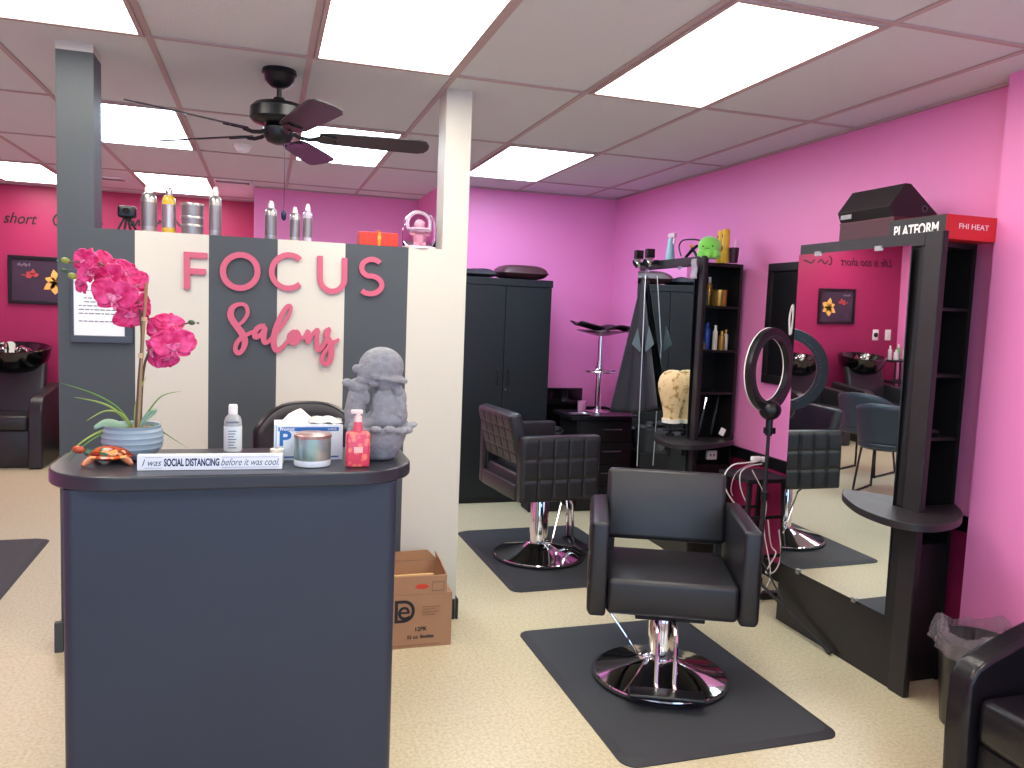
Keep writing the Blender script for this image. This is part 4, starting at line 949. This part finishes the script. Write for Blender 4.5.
# ================================================================== WALL-MOUNTED BLACK PANEL, between the stations
t = thing('black_wall_panel', 'black framed panel hanging on the pink wall between the two stations', 'wall panel', (XR - .012, 3.92, 1.15))
b = MB(); y0, y1, z0, z1 = 3.66, 4.14, 1.15, 1.86
for q in ((y0, y1, z0, z0 + .05), (y0, y1, z1 - .05, z1), (y0, y0 + .05, z0 + .05, z1 - .05), (y1 - .05, y1, z0 + .05, z1 - .05)): b.box(XR - .03, XR - .001, q[0], q[1], q[2], q[3])
obj('frame', b, WOODB, t, world=True, bevel=.003)
obj('board', MB().box(XR - .015, XR - .002, y0 + .05, y1 - .05, z0 + .05, z1 - .05), BLACKP, t, world=True)
t = thing('looped_cable', 'white looped cord hanging beside the near mirror', 'cord', (2.75, 3.70, 1.5))
obj('cord', MB().tube(smooth_path([tuple(W(x, y, X=2.86)) for x, y in ((790, 335), (789.5, 325), (790, 315), (793, 305), (793, 318), (791, 334))], 4), .006), WHITE, t, world=True, smooth=True)

# ================================================================== RING LIGHT ON ITS TRIPOD
RC = Vector((2.455, 3.47, 1.272))
t = thing('ring_light', 'black ring light standing beside the near mirror', 'ring light', (2.50, 3.52, 0))
az = R(155)      # rear of the ring looks this way (compass angle from +Y towards +X)
nrm = Vector((math.sin(az), math.cos(az), 0)); side = Vector((nrm.y, -nrm.x, 0)); upv = Vector((0, 0, 1))
Mr = Matrix((( side.x, upv.x, nrm.x, RC.x), (side.y, upv.y, nrm.y, RC.y), (side.z, upv.z, nrm.z, RC.z), (0, 0, 0, 1)))
def ringprof(b, r0, r1, z0, z1, n=72):
    b.lathe([(r0, z0), (r1, z0), (r1 + .002, (z0 + z1) / 2), (r1, z1), (r0, z1), (r0, z0)], M=Mr, seg=n); return b
obj('ring_housing', ringprof(MB(), .160, .212, -.012, .018), BLACKP, t, world=True, smooth=True)
obj('diffuser', ringprof(MB(), .160, .2125, -.018, -.0125), mat('off diffuser', 'E9E6E2', .4), t, world=True, smooth=True)
b = MB()
for k in range(60):
    a = 2 * PI * k / 60; p = Mr @ Vector((.172 * math.cos(a), .172 * math.sin(a), .0185)); b.ell(p, .0028, seg=6)
obj('vent_dots', b, mat('grey vent', '5A5560', .5), t, world=True)
b = MB(); low = Mr @ Vector((0, -.205, .018)); b.ell(low, (.058, .05, .052), seg=24); b.cyl(low + Vector((0, 0, -.02)), low + Vector((0, 0, -.13)), .018)
b.box(low.x - .022, low.x + .03, low.y - .015, low.y + .015, low.z - .12, low.z - .09)
obj('mount', b, BLACKP, t, world=True, smooth=True)
base = Vector((2.475, 3.53, 0))
obj('pole', MB().tube([low + Vector((0, 0, -.12)), Vector((low.x, low.y, .62)), Vector((low.x, low.y, .14))], [.009, .011, .013]), BLACKM, t, world=True, smooth=True)
obj('collar', MB().cyl((low.x, low.y, .60), (low.x, low.y, .645), .018).cyl((low.x, low.y, .15), (low.x, low.y, .19), .02).cyl((low.x, low.y, .285), (low.x, low.y, .315), .018), BLACKP, t, world=True, smooth=True)
for dx, dy in ((.035, -.52), (-.30, .16), (.22, .30)):
    l = obj('leg', MB().tube([(low.x, low.y, .17), (low.x + dx, low.y + dy, .012)], .008).tube([(low.x, low.y, .30), (low.x + dx * .45, low.y + dy * .45, .10)], .005), BLACKM, t, world=True, smooth=True)
    obj('rubber_foot', MB().ell((low.x + dx, low.y + dy, .011), (.013, .013, .010), seg=10), BLACKP, l, world=False, smooth=True).matrix_parent_inverse = Matrix.Translation(-t.location)

# ================================================================== STOOL TABLE WITH CORDS
t = thing('black_side_stool', 'black square stool with cords on it beside the ring light', 'stool', (2.70, 3.88, 0))
hh = .645
obj('top', MB().box(-.15, .13, -.15, .15, hh - .025, hh), BLACKM, t, bevel=.004)
for sx in (-1, 1):
    for sy in (-1, 1):
        obj('leg', MB().tube([(sx * .11, sy * .11, hh - .026), (sx * .135 - .01, sy * .15, .001)], .016, seg=4), BLACKM, t)
for z in (.20, .42):
    k = .11 + .03 * (1 - z / hh)
    obj('crossbar', MB().tube([(-k, -k, z), (k - .01, -k, z)], .011, seg=4).tube([(-k, k, z), (k - .01, k, z)], .011, seg=4), BLACKM, t)
    obj('crossbar', MB().tube([(-k, -k, z + .03), (-k, k, z + .03)], .011, seg=4), BLACKM, t)
t = thing('charging_cable', 'white cables with plugs looping over the black stool', 'cable', (2.62, 3.85, hh + .001))
CW = mat('white cable', 'D9D3D2', .4)
Pz = lambda x, y, Y=3.80: tuple(W(x, y, Y=Y))
obj('cable', MB().tube(smooth_path([Pz(757, 461.5), Pz(745, 463), Pz(733, 465), Pz(725, 474), Pz(725, 487), Pz(732, 500), Pz(744, 515), Pz(754, 530, 3.75)], 4), .0042), CW, t, world=True, smooth=True)
obj('cable', MB().tube(smooth_path([Pz(762, 464), Pz(750, 466), Pz(741, 472), Pz(740, 484), Pz(743, 495), Pz(747, 503)], 4), .0035), CW, t, world=True, smooth=True)
obj('cable', MB().tube(smooth_path([Pz(768, 461, 3.86), Pz(756, 462), Pz(737, 472), Pz(731, 488), Pz(733, 496)], 4), .0022), mat('pink grey cable', 'B99AA5', .4), t, world=True, smooth=True)
obj('plug', MB().box(-.03, .03, -.014, .014, 0, .026, bev=.005, M=Matrix.Translation(W(756, 461, Y=3.82))).box(-.012, .012, -.012, .012, 0, .03, bev=.004, M=Matrix.Translation(W(763, 462, Y=3.82))), WHITE, t, world=True, smooth=True)
t = thing('extension_cable', 'white cable tangled low behind the ring light tripod', 'cable', (2.68, 3.62, 0))
obj('cable', MB().tube(smooth_path([Pz(768, 520, 3.7), Pz(771, 545, 3.7), Pz(776, 553, 3.68), Pz(769, 566, 3.66), Pz(766, 573, 3.64), Pz(775, 571, 3.64), Pz(781, 555, 3.68), Pz(779, 530, 3.7)], 5), .004), CW, t, world=True, smooth=True)
obj('cable', MB().tube(smooth_path([Pz(752, 470, 3.72), Pz(766, 500, 3.72), Pz(764, 530, 3.72), Pz(770, 580, 3.6), (2.52, 3.62, .006), (2.60, 3.60, .006)], 5), .003), CW, t, world=True, smooth=True)
t = thing('power_strip', 'black power strip on the floor behind the tripod', 'power strip', (2.68, 3.64, 0))
obj('strip', MB().box(-.10, .10, -.028, .028, .0005, .035, bev=.006), BLACKP, t, smooth=True)
obj('socket_row', MB().box(-.085, -.055, -.014, .014, .0352, .0362).box(-.035, -.005, -.014, .014, .0352, .0362).box(.015, .045, -.014, .014, .0352, .0362), mat('grey vent', '5A5560', .5), t)

# ================================================================== BLACK CABINET with cushions
CX0, CX1, CY0, CY1, CH = 1.41, 2.165, 5.95, 6.40, 1.77
t = thing('black_cabinet', 'tall black two-door cabinet against the pink back wall', 'cabinet', ((CX0 + CX1) / 2, 6.17, 0))
obj('body', MB().box(CX0, CX1, CY0 + .02, CY1, .0005, CH - .0), CABM, t, world=True, bevel=.003)
xm = 1.785
for x0, x1, hx in ((CX0 + .004, xm - .002, xm - .045), (xm + .002, CX1 - .004, xm + .045)):
    d = obj('door', MB().box(x0, x1, CY0, CY0 + .0195, .05, CH - .06), CABM, t, world=True, bevel=.002)
    h = obj('handle', MB().tube([(hx, CY0 - .001, .94), (hx, CY0 - .028, .95), (hx, CY0 - .028, 1.06), (hx, CY0 - .001, 1.07)], .006), BLACKM, d, smooth=True); h.matrix_parent_inverse = Matrix.Translation(-t.location)
obj('lock', MB().cyl((xm + .03, CY0 - .006, .905), (xm + .03, CY0 - .0005, .905), .012), CHROME, t, world=True, smooth=True)
obj('top_trim', MB().box(CX0 - .004, CX1 + .004, CY0 - .004, CY0 + .0195, CH - .055, CH), CABM, t, world=True, bevel=.002)
def cushion(name, label, cx, cy, z, rx, ry, h, m_, m2, fold=False):
    t = thing(name, label, 'cushion' if not fold else 'folded cloth', (cx, cy, z))
    def fn(u, v):
        x, y = (u - .5) * 2, (v - .5) * 2
        k = (1 - x ** 4) ** .5 * (1 - y ** 4) ** .5
        return x, y, k
    b = MB()
    b.grid(lambda u, v: Vector((rx * fn(u, v)[0] * (1 - .06 * (1 - fn(u, v)[2])), ry * fn(u, v)[1], h * .42 + h * .58 * fn(u, v)[2] + (.008 * math.sin(9 * u + 5 * v) * fn(u, v)[2] if fold else 0))), 18, 14)
    b.grid(lambda u, v: Vector((rx * fn(u, v)[0] * (1 - .06 * (1 - fn(u, v)[2])), ry * fn(u, v)[1], h * .42 - h * .41 * fn(u, v)[2])), 18, 14)
    bmesh.ops.remove_doubles(b.b, verts=b.b.verts, dist=.0005)
    obj('cover', b, m_, t, smooth=True)
    obj('piping', MB().tube([(rx * math.copysign(abs(math.cos(a)) ** .35, math.cos(a)) * .99, ry * math.copysign(abs(math.sin(a)) ** .35, math.sin(a)) * .99, h * .42) for a in [2 * PI * k / 48 for k in range(48)]], .006, closed=True), m2, t, smooth=True)
cushion('throw_pillow', 'dark maroon throw pillow on top of the black cabinet', 1.945, 6.12, CH + .001, .205, .16, .115, mat('maroon satin', '40222A', .4, noise=.2, nscale=18), mat('maroon piping', '45262C', .5))
cushion('folded_cloth', 'folded dark cloth on the black cabinet left of the maroon pillow', 1.57, 6.12, CH + .001, .155, .16, .065, mat('dark purple cloth', '201B28', .7), BLACKM, True)

# ================================================================== MANICURE CART, STOOL, BOXES in the back corner
t = thing('drawer_cart', 'black drawer cart in the back corner behind the quilted chair', 'cart', (2.56, 5.75, 0))
obj('body', MB().box(-.27, .30, -.14, .23, .0005, .715), WOODB, t, bevel=.003)
obj('worktop', MB().box(-.33, .32, -.17, .25, .7155, .745), BLACKP, t, bevel=.004)
for k in range(4):
    d = obj('drawer', MB().box(-.255, .285, -.158, -.1405, .03 + k * .17, .19 + k * .17), WOODB, t, bevel=.004)
    obj('handle', MB().tube([(-.06, -.158, .13 + k * .17), (-.06, -.175, .13 + k * .17), (.09, -.175, .13 + k * .17), (.09, -.158, .13 + k * .17)], .005), STEEL, d, smooth=True)
t = thing('silver_tray', 'silver tray with small tools on the drawer cart', 'tray', (2.33, 5.66, .746))
obj('tray', MB().lathe([(0, .001), (.10, .001), (.115, .010), (.11, .012), (.098, .004), (0, .004)], M=Matrix.Diagonal((.8, .6, 1, 1))), STEEL, t, smooth=True)
t = thing('glass_cup', 'small pinkish clear cup on the drawer cart', 'cup', (2.40, 5.80, .746))
obj('cup', MB().lathe([(0, .0005), (.03, .0005), (.036, .09), (.033, .09), (.028, .005), (0, .005)]), mat('pink clear', 'E4A9CB', .1, trans=.6, ior=1.1), t, smooth=True)
p1 = W(602, 330, Y=5.82)
t = thing('adjustable_tray_stand', 'chrome pedestal stand with black winged trays on the drawer cart', 'tray stand', (2.545, 5.82, .746))
zt_ = 1.40 - .746
obj('base', MB().lathe([(0, .0005), (.10, .0005), (.10, .006), (.04, .016), (.025, .03), (0, .03)]), CHROME, t, smooth=True)
obj('pole', MB().cyl((0, 0, .02), (0, 0, .40), .026).cyl((0, 0, .40), (0, 0, zt_ - .01), .02), CHROME, t, smooth=True)
obj('foot_ring', MB().tube([(.13 * math.cos(2 * PI * k / 32), .13 * math.sin(2 * PI * k / 32) - .05, .33) for k in range(32)], .008, closed=True).tube([(0, 0, .35), (0, -.18, .33)], .007).lathe([(0, .32), (.035, .32), (.035, .36), (0, .36)]), CHROME, t, smooth=True)
obj('tray_plate', MB().lathe([(0, zt_ - .05), (.05, zt_ - .045), (.19, zt_ - .012), (.20, zt_ - .004), (0, zt_ - .004)]), STEEL, t, smooth=True)
for s in (-1, 1):
    obj('tray', MB().grid(lambda u, v: Vector((s * (.02 + .20 * u), -.12 + .24 * v, zt_ + .004 + .045 * (u if s < 0 else .5 * math.sin(PI * u)) + .012 * math.cos(PI * 2 * v))), 8, 8), BLACKP, t, smooth=True, solid=.014)
t = thing('black_bin_screen', 'black flat screen leaning in the corner behind the cart', 'screen', (2.40, 6.2, 0))
obj('panel', MB().box(-.22, .16, -.015, .015, .42, .90), BLACKP, t, bevel=.006)
obj('bezel', MB().box(-.21, .15, -.0165, -.0155, .43, .89), GLASSD, t)
obj('stand', MB().box(-.05, .05, -.02, .02, .03, .42).box(-.14, .12, -.10, .10, .0005, .03), BLACKP, t, bevel=.004)
t = thing('storage_tub', 'clear plastic tub of dark things behind the quilted chair', 'tub', (2.06, 5.72, 0))
obj('tub', MB().lathe([(0, .45), (.12, .45), (.15, .62), (.16, .62), (.125, .44), (0, .44)], M=Matrix.Diagonal((1, .8, 1, 1))), mat('smoky tub', '50565C', .2, trans=.3), t, smooth=True)
b = MB(); random.seed(8)
for k in range(12): b.ell((random.uniform(-.09, .09), random.uniform(-.06, .06), .60 + random.uniform(-.02, .05)), (.05, .04, .03), seg=10)
obj('contents', b, BLACKM, t, smooth=True)
obj('stand', MB().box(-.13, .13, -.10, .10, .0005, .4395), BLACKM, t, bevel=.01)

# ================================================================== SHAMPOO UNITS at the back left
def shampoo(label, x, y):
    t = thing('shampoo_unit', label, 'shampoo chair', (x, y, 0), 0, 'shampoo units')
    for s in (-1, 1):
        prof = [(-.42, .0005), (-.405, .45), (-.39, .55), (-.35, .605), (-.27, .635), (-.10, .65), (.10, .67), (.30, .69), (.30, .0005)]
        b = MB().prism(prof, -.055, .055, Matrix.Translation((s * .30, 0, 0)) @ Matrix.Rotation(R(90), 4, 'Z') @ Matrix.Rotation(R(90), 4, 'X'))
        obj('armrest', b, VINYLB, t, bevel=.02)
    obj('seat', MB().box(-.242, .242, -.38, .12, .33, .46, bev=.03), VINYLB, t, smooth=True)
    obj('base_panel', MB().box(-.235, .235, -.33, .20, .0005, .328, bev=.01), VINYLB, t, smooth=True)
    obj('backrest', MB().box(-.27, .27, -.05, .05, -.24, .26, bev=.035, M=Matrix.Translation((0, .10, .65)) @ Matrix.Rotation(R(-16), 4, 'X')), VINYLB, t, smooth=True)
    M = Matrix.Translation((0, .20, .90)) @ Matrix.Rotation(R(8), 4, 'X') @ Matrix.Diagonal((1.12, 1.02, 1.15, 1))
    bw = obj('bowl', MB().lathe([(0, -.09), (.13, -.09), (.20, -.06), (.245, .0), (.264, .075), (.268, .10), (.255, .105), (.235, .09), (.19, .02), (.10, -.03), (0, -.04)], M=M, seg=48), GLASSD, t, smooth=True)
    obj('faucet', MB().tube(smooth_path([(-.08, .30, .95), (-.08, .26, 1.04), (-.07, .18, 1.05), (-.06, .13, 1.01)], 4), .012).ell((-.12, .28, .99), .022).ell((.0, .28, .99), .022).tube([(-.02, .30, .97), (.05, .22, 1.02), (.12, .14, 1.0)], .013).cyl((.12, .14, 1.0), (.15, .09, .97), .02, .028), CHROME, bw, smooth=True)
    obj('pedestal', MB().box(-.09, .09, .20, .30, .0005, .86), VINYLB, t, bevel=.01)
    return t
shampoo('black shampoo chair with glossy bowl at the far left, seen directly', -2.17, 8.07)
shampoo('black shampoo chair with glossy bowl behind the striped wall, seen in the near mirror', -1.20, 8.07)

# ---- small shelf cart seen in the mirror
t = thing('supply_cart', 'small black supply cart in the far left corner, seen in the near mirror', 'cart', (-2.78, 8.3, 0))
for x in (-.15, .15):
    for y in (-.12, .12): obj('post', MB().cyl((x, y, .0005), (x, y, .96), .012), BLACKM, t)
for z in (.35, .68, .95): obj('tray', MB().box(-.18, .18, -.15, .15, z - .012, z + .012), BLACKM, t, bevel=.004)
for k, (x, y, r, h, mm) in enumerate(((-.10, 0, .03, .16, 'DCDCDC'), (-.03, .04, .026, .20, '6FA06A'), (.04, 0, .03, .13, 'E8E0E6'), (.11, .03, .024, .18, 'C9C0C6'))):
    tb = thing('supply_bottle', ('white', 'green', 'pale pink', 'grey')[k] + ' bottle on top of the supply cart in the far corner', 'bottle', (-2.78 + x, 8.3 + y, .9625), 0, 'bottles on the supply cart')
    obj('body', MB().lathe([(0, 0), (r, 0), (r, h * .7), (r * .5, h * .8), (0, h * .8)]), mat('supply ' + mm, mm, .4), tb, smooth=True)
    obj('cap', MB().lathe([(0, h * .8), (r * .4, h * .8), (r * .4, h), (0, h)]), WHITE, tb, smooth=True)
for x, lab in ((-2.86, 'left'), (-2.66, 'right')):
    t = thing('wall_plate', 'white switch plate above the supply cart, %s one' % lab, 'wall plate', (x, 8.598, 1.27), 0, 'wall plates')
    obj('plate', MB().box(-.045, .045, -.008, 0, -.07, .07, bev=.003), WHITE, t, smooth=True)
    obj('switch', MB().box(-.014, .014, -.014, -.0085, -.025, .025) if lab == 'left' else MB().cyl((0, -.02, 0), (0, -.0085, 0), .03), INK if lab == 'right' else WHITE, t)

# ---- picture on the magenta wall
t = thing('framed_picture', 'dark framed picture of orchids on the magenta wall', 'picture', (-2.03, 8.597, 1.41))
x0, x1, z0, z1 = -2.30, -1.745, 1.41, 1.86
b = MB(); e = .03
for q in ((x0, x1, z0, z0 + e), (x0, x1, z1 - e, z1), (x0, x0 + e, z0 + e, z1 - e), (x1 - e, x1, z0 + e, z1 - e)): b.box(q[0], q[1], 8.57, 8.598, q[2], q[3])
obj('frame', b, BLACKTRIM, t, world=True, bevel=.004)
obj('print', MB().box(x0 + e, x1 - e, 8.588, 8.597, z0 + e, z1 - e), mat('mauve black print', '3B3040', .25, noise=.4, nscale=5), t, world=True)
YY = 8.5875
def pet2(b, cx, cz, L, Wd, a):
    P = [(L * u, Wd * math.sin(PI * u ** .8) * s) for s, rng in ((1, range(0, 11)), (-1, range(9, 0, -1))) for u in [k / 10 for k in rng]]
    ca, sa_ = math.cos(R(a)), math.sin(R(a))
    b.prism([(cx + x * ca - z * sa_, cz + x * sa_ + z * ca) for x, z in P], -.0012, 0, Matrix.Translation((0, YY - .001, 0)) @ Matrix.Rotation(R(90), 4, 'X'))
b = MB(); ox, oz = -1.90, 1.625
for k, (L, Wd, a) in enumerate(((.12, .035, 100), (.11, .04, 30), (.11, .035, -35), (.12, .045, -95), (.10, .03, 160), (.13, .035, 215))): pet2(b, ox, oz, L, Wd, a)
obj('yellow_orchid_print', b, mat('yellow orchid print', 'E9B45C', .4, noise=.25, nscale=25), t, world=True)
b = MB()
for a in (10, 80, 150, 200): pet2(b, -2.10, 1.68, .06, .02, a)
b.box(-2.19, -2.10, YY - .003, YY - .001, 1.675, 1.685)
obj('red_orchid_print', b, mat('red orchid print', 'B5484A', .4), t, world=True)
b = MB()
for k in range(9): b.box(-2.22 + k * .012, -2.214 + k * .012, YY - .003, YY - .001, 1.765 + .006 * math.sin(k * 2), 1.785 + .008 * math.sin(k * 1.7))
obj('faint_scribble_print', b, mat('mauve print', '8A7C90', .5), t, world=True)

# ---- black script on the magenta wall
SCR = mat('black script', '1C1418', .5)
w1 = text('wall_lettering', 'Life is too short', .145, Matrix.Translation((-2.47, 8.597, 2.20)) @ FRONT, SCR, extrude=.001, shear=.35, bold=.001, sx=.85)
tag(w1, 'black script lettering on the magenta back wall, left of the pillar', 'lettering')
wl = thing('wall_lettering', 'black script strokes on the magenta wall, partly hidden by the pillar and bottles', 'lettering', (-1.8, 8.598, 2.15))
def wstroke(pts, hwid=.008):
    b = MB()
    q = smooth_path([(W(x, y, Y=8.598).x, W(x, y, Y=8.598).z) for x, y in pts], 4); b.ribbon(q, hwid, .002, Matrix.Translation((0, 8.598, 0))); obj('script_stroke', b, SCR, wl, world=True)
wstroke([(58, 214), (54.5, 217), (53.5, 221), (55.5, 225), (59, 225)]); wstroke([(60, 220), (66, 225), (72, 220), (78, 225)]); wstroke([(84, 221), (90, 226), (98, 224), (103, 224)])
wstroke([(131, 226), (133, 221), (135, 226), (137, 222), (139, 220), (139, 226)]); wstroke([(153, 226), (155, 222), (158, 224), (160, 221), (163, 225)]); wstroke([(172, 225), (176, 221), (180, 226), (184, 222)])

# ================================================================== TUB CHAIRS (seen in the near mirror)
def tub_chair(label, x, y, rz):
    t = thing('tub_chair', label, 'waiting chair', (x, y, 0), rz, 'waiting chairs')
    TM = mat('slate blue leather', '39444D', .4, noise=.1, nscale=8)
    def sh(u, v):
        a = (u - .5) * 2; an = a * 1.9
        r = .225 + .03 * v; h = .44 + (.36 * (1 - .45 * abs(a) ** 2.2)) * v
        return Vector((r * math.sin(an), .22 * math.cos(an) + .02 * v, h))
    obj('shell_back', MB().grid(sh, 28, 8), TM, t, smooth=True, solid=.035)
    obj('seat', MB().lathe([(0, .40), (.22, .40), (.245, .42), (.245, .45), (.22, .475), (0, .48)], seg=32), TM, t, smooth=True)
    for s in (-1, 1):
        obj('sled_leg', MB().tube(smooth_path([(s * .17, .14, .40), (s * .20, .20, .03), (s * .20, .17, .012), (s * .20, -.17, .012), (s * .20, -.21, .03), (s * .17, -.16, .40)], 4), .010), BLACKM, t, smooth=True)
    return t
tub_chair('dark tub chair in the middle of the back area, seen in the near mirror', -.15, 5.55, R(-118))
tub_chair('dark tub chair behind another, seen in the near mirror', -.62, 6.35, R(-112))
tub_chair('dark tub chair close to the white column, seen in the near mirror', .45, 6.6, R(-130))

# ================================================================== ARMCHAIR and BIN, near right
t = thing('leather_armchair', 'black leather armchair cut off by the lower right edge', 'armchair', (2.42, 1.50, 0))
LM = mat('black glossy leather', '17151A', .25, noise=.1, nscale=6, bump=.15, bscale=70)
def armside(yc, wv):
    prof = [(-.36, .001), (-.375, .30), (-.37, .44), (-.345, .485), (-.30, .512), (-.15, .570), (.0, .62), (.15, .66), (.30, .69), (.33, .65), (.33, .001)]
    return MB().prism(prof, -wv / 2, wv / 2, Matrix.Translation((0, yc, 0)) @ Matrix.Rotation(R(90), 4, 'X'))
obj('armrest', armside(.335, .09), LM, t, bevel=.022)
obj('armrest', armside(-.335, .09), LM, t, bevel=.022)
obj('seat', MB().box(-.35, .18, -.283, .283, .26, .41, bev=.03), LM, t, smooth=True)
obj('base_panel', MB().box(-.33, .28, -.283, .283, .001, .258, bev=.01), LM, t, smooth=True)
obj('backrest', MB().box(-.06, .07, -.283, .283, -.26, .26, bev=.04, M=Matrix.Translation((.23, 0, .62)) @ Matrix.Rotation(R(14), 4, 'Y')), LM, t, smooth=True)
t = thing('waste_bin', 'black waste bin with a clear crinkled liner behind the armchair', 'bin', (2.600, 2.255, 0))
obj('bin', MB().lathe([(0, .001), (.100, .001), (.108, .01), (.136, .34), (.140, .345), (.132, .345), (.10, .015), (0, .012)], seg=40), BLACKP, t, smooth=True)
def liner(u, v):
    a = 2 * PI * u; k = v
    r = .134 + .012 * math.sin(9 * a) * (.4 + k) * .6 + .006 * math.sin(23 * a + 3 * k)
    if k < .45: z = .24 + .16 * k / .45; r -= .014
    else: z = .392 - .075 * (k - .45) / .55 + .010 * math.sin(7 * a); r += .022 * (k - .45) / .55 + .006
    z += .018 * math.sin(3 * a + 1)
    return Vector((r * math.cos(a), r * math.sin(a), z))
obj('liner', MB().grid(liner, 96, 12, closeu=True), mat('clear crinkled liner', 'ECE6EC', .10, trans=.93, ior=1.12), t, smooth=True, solid=.0015)
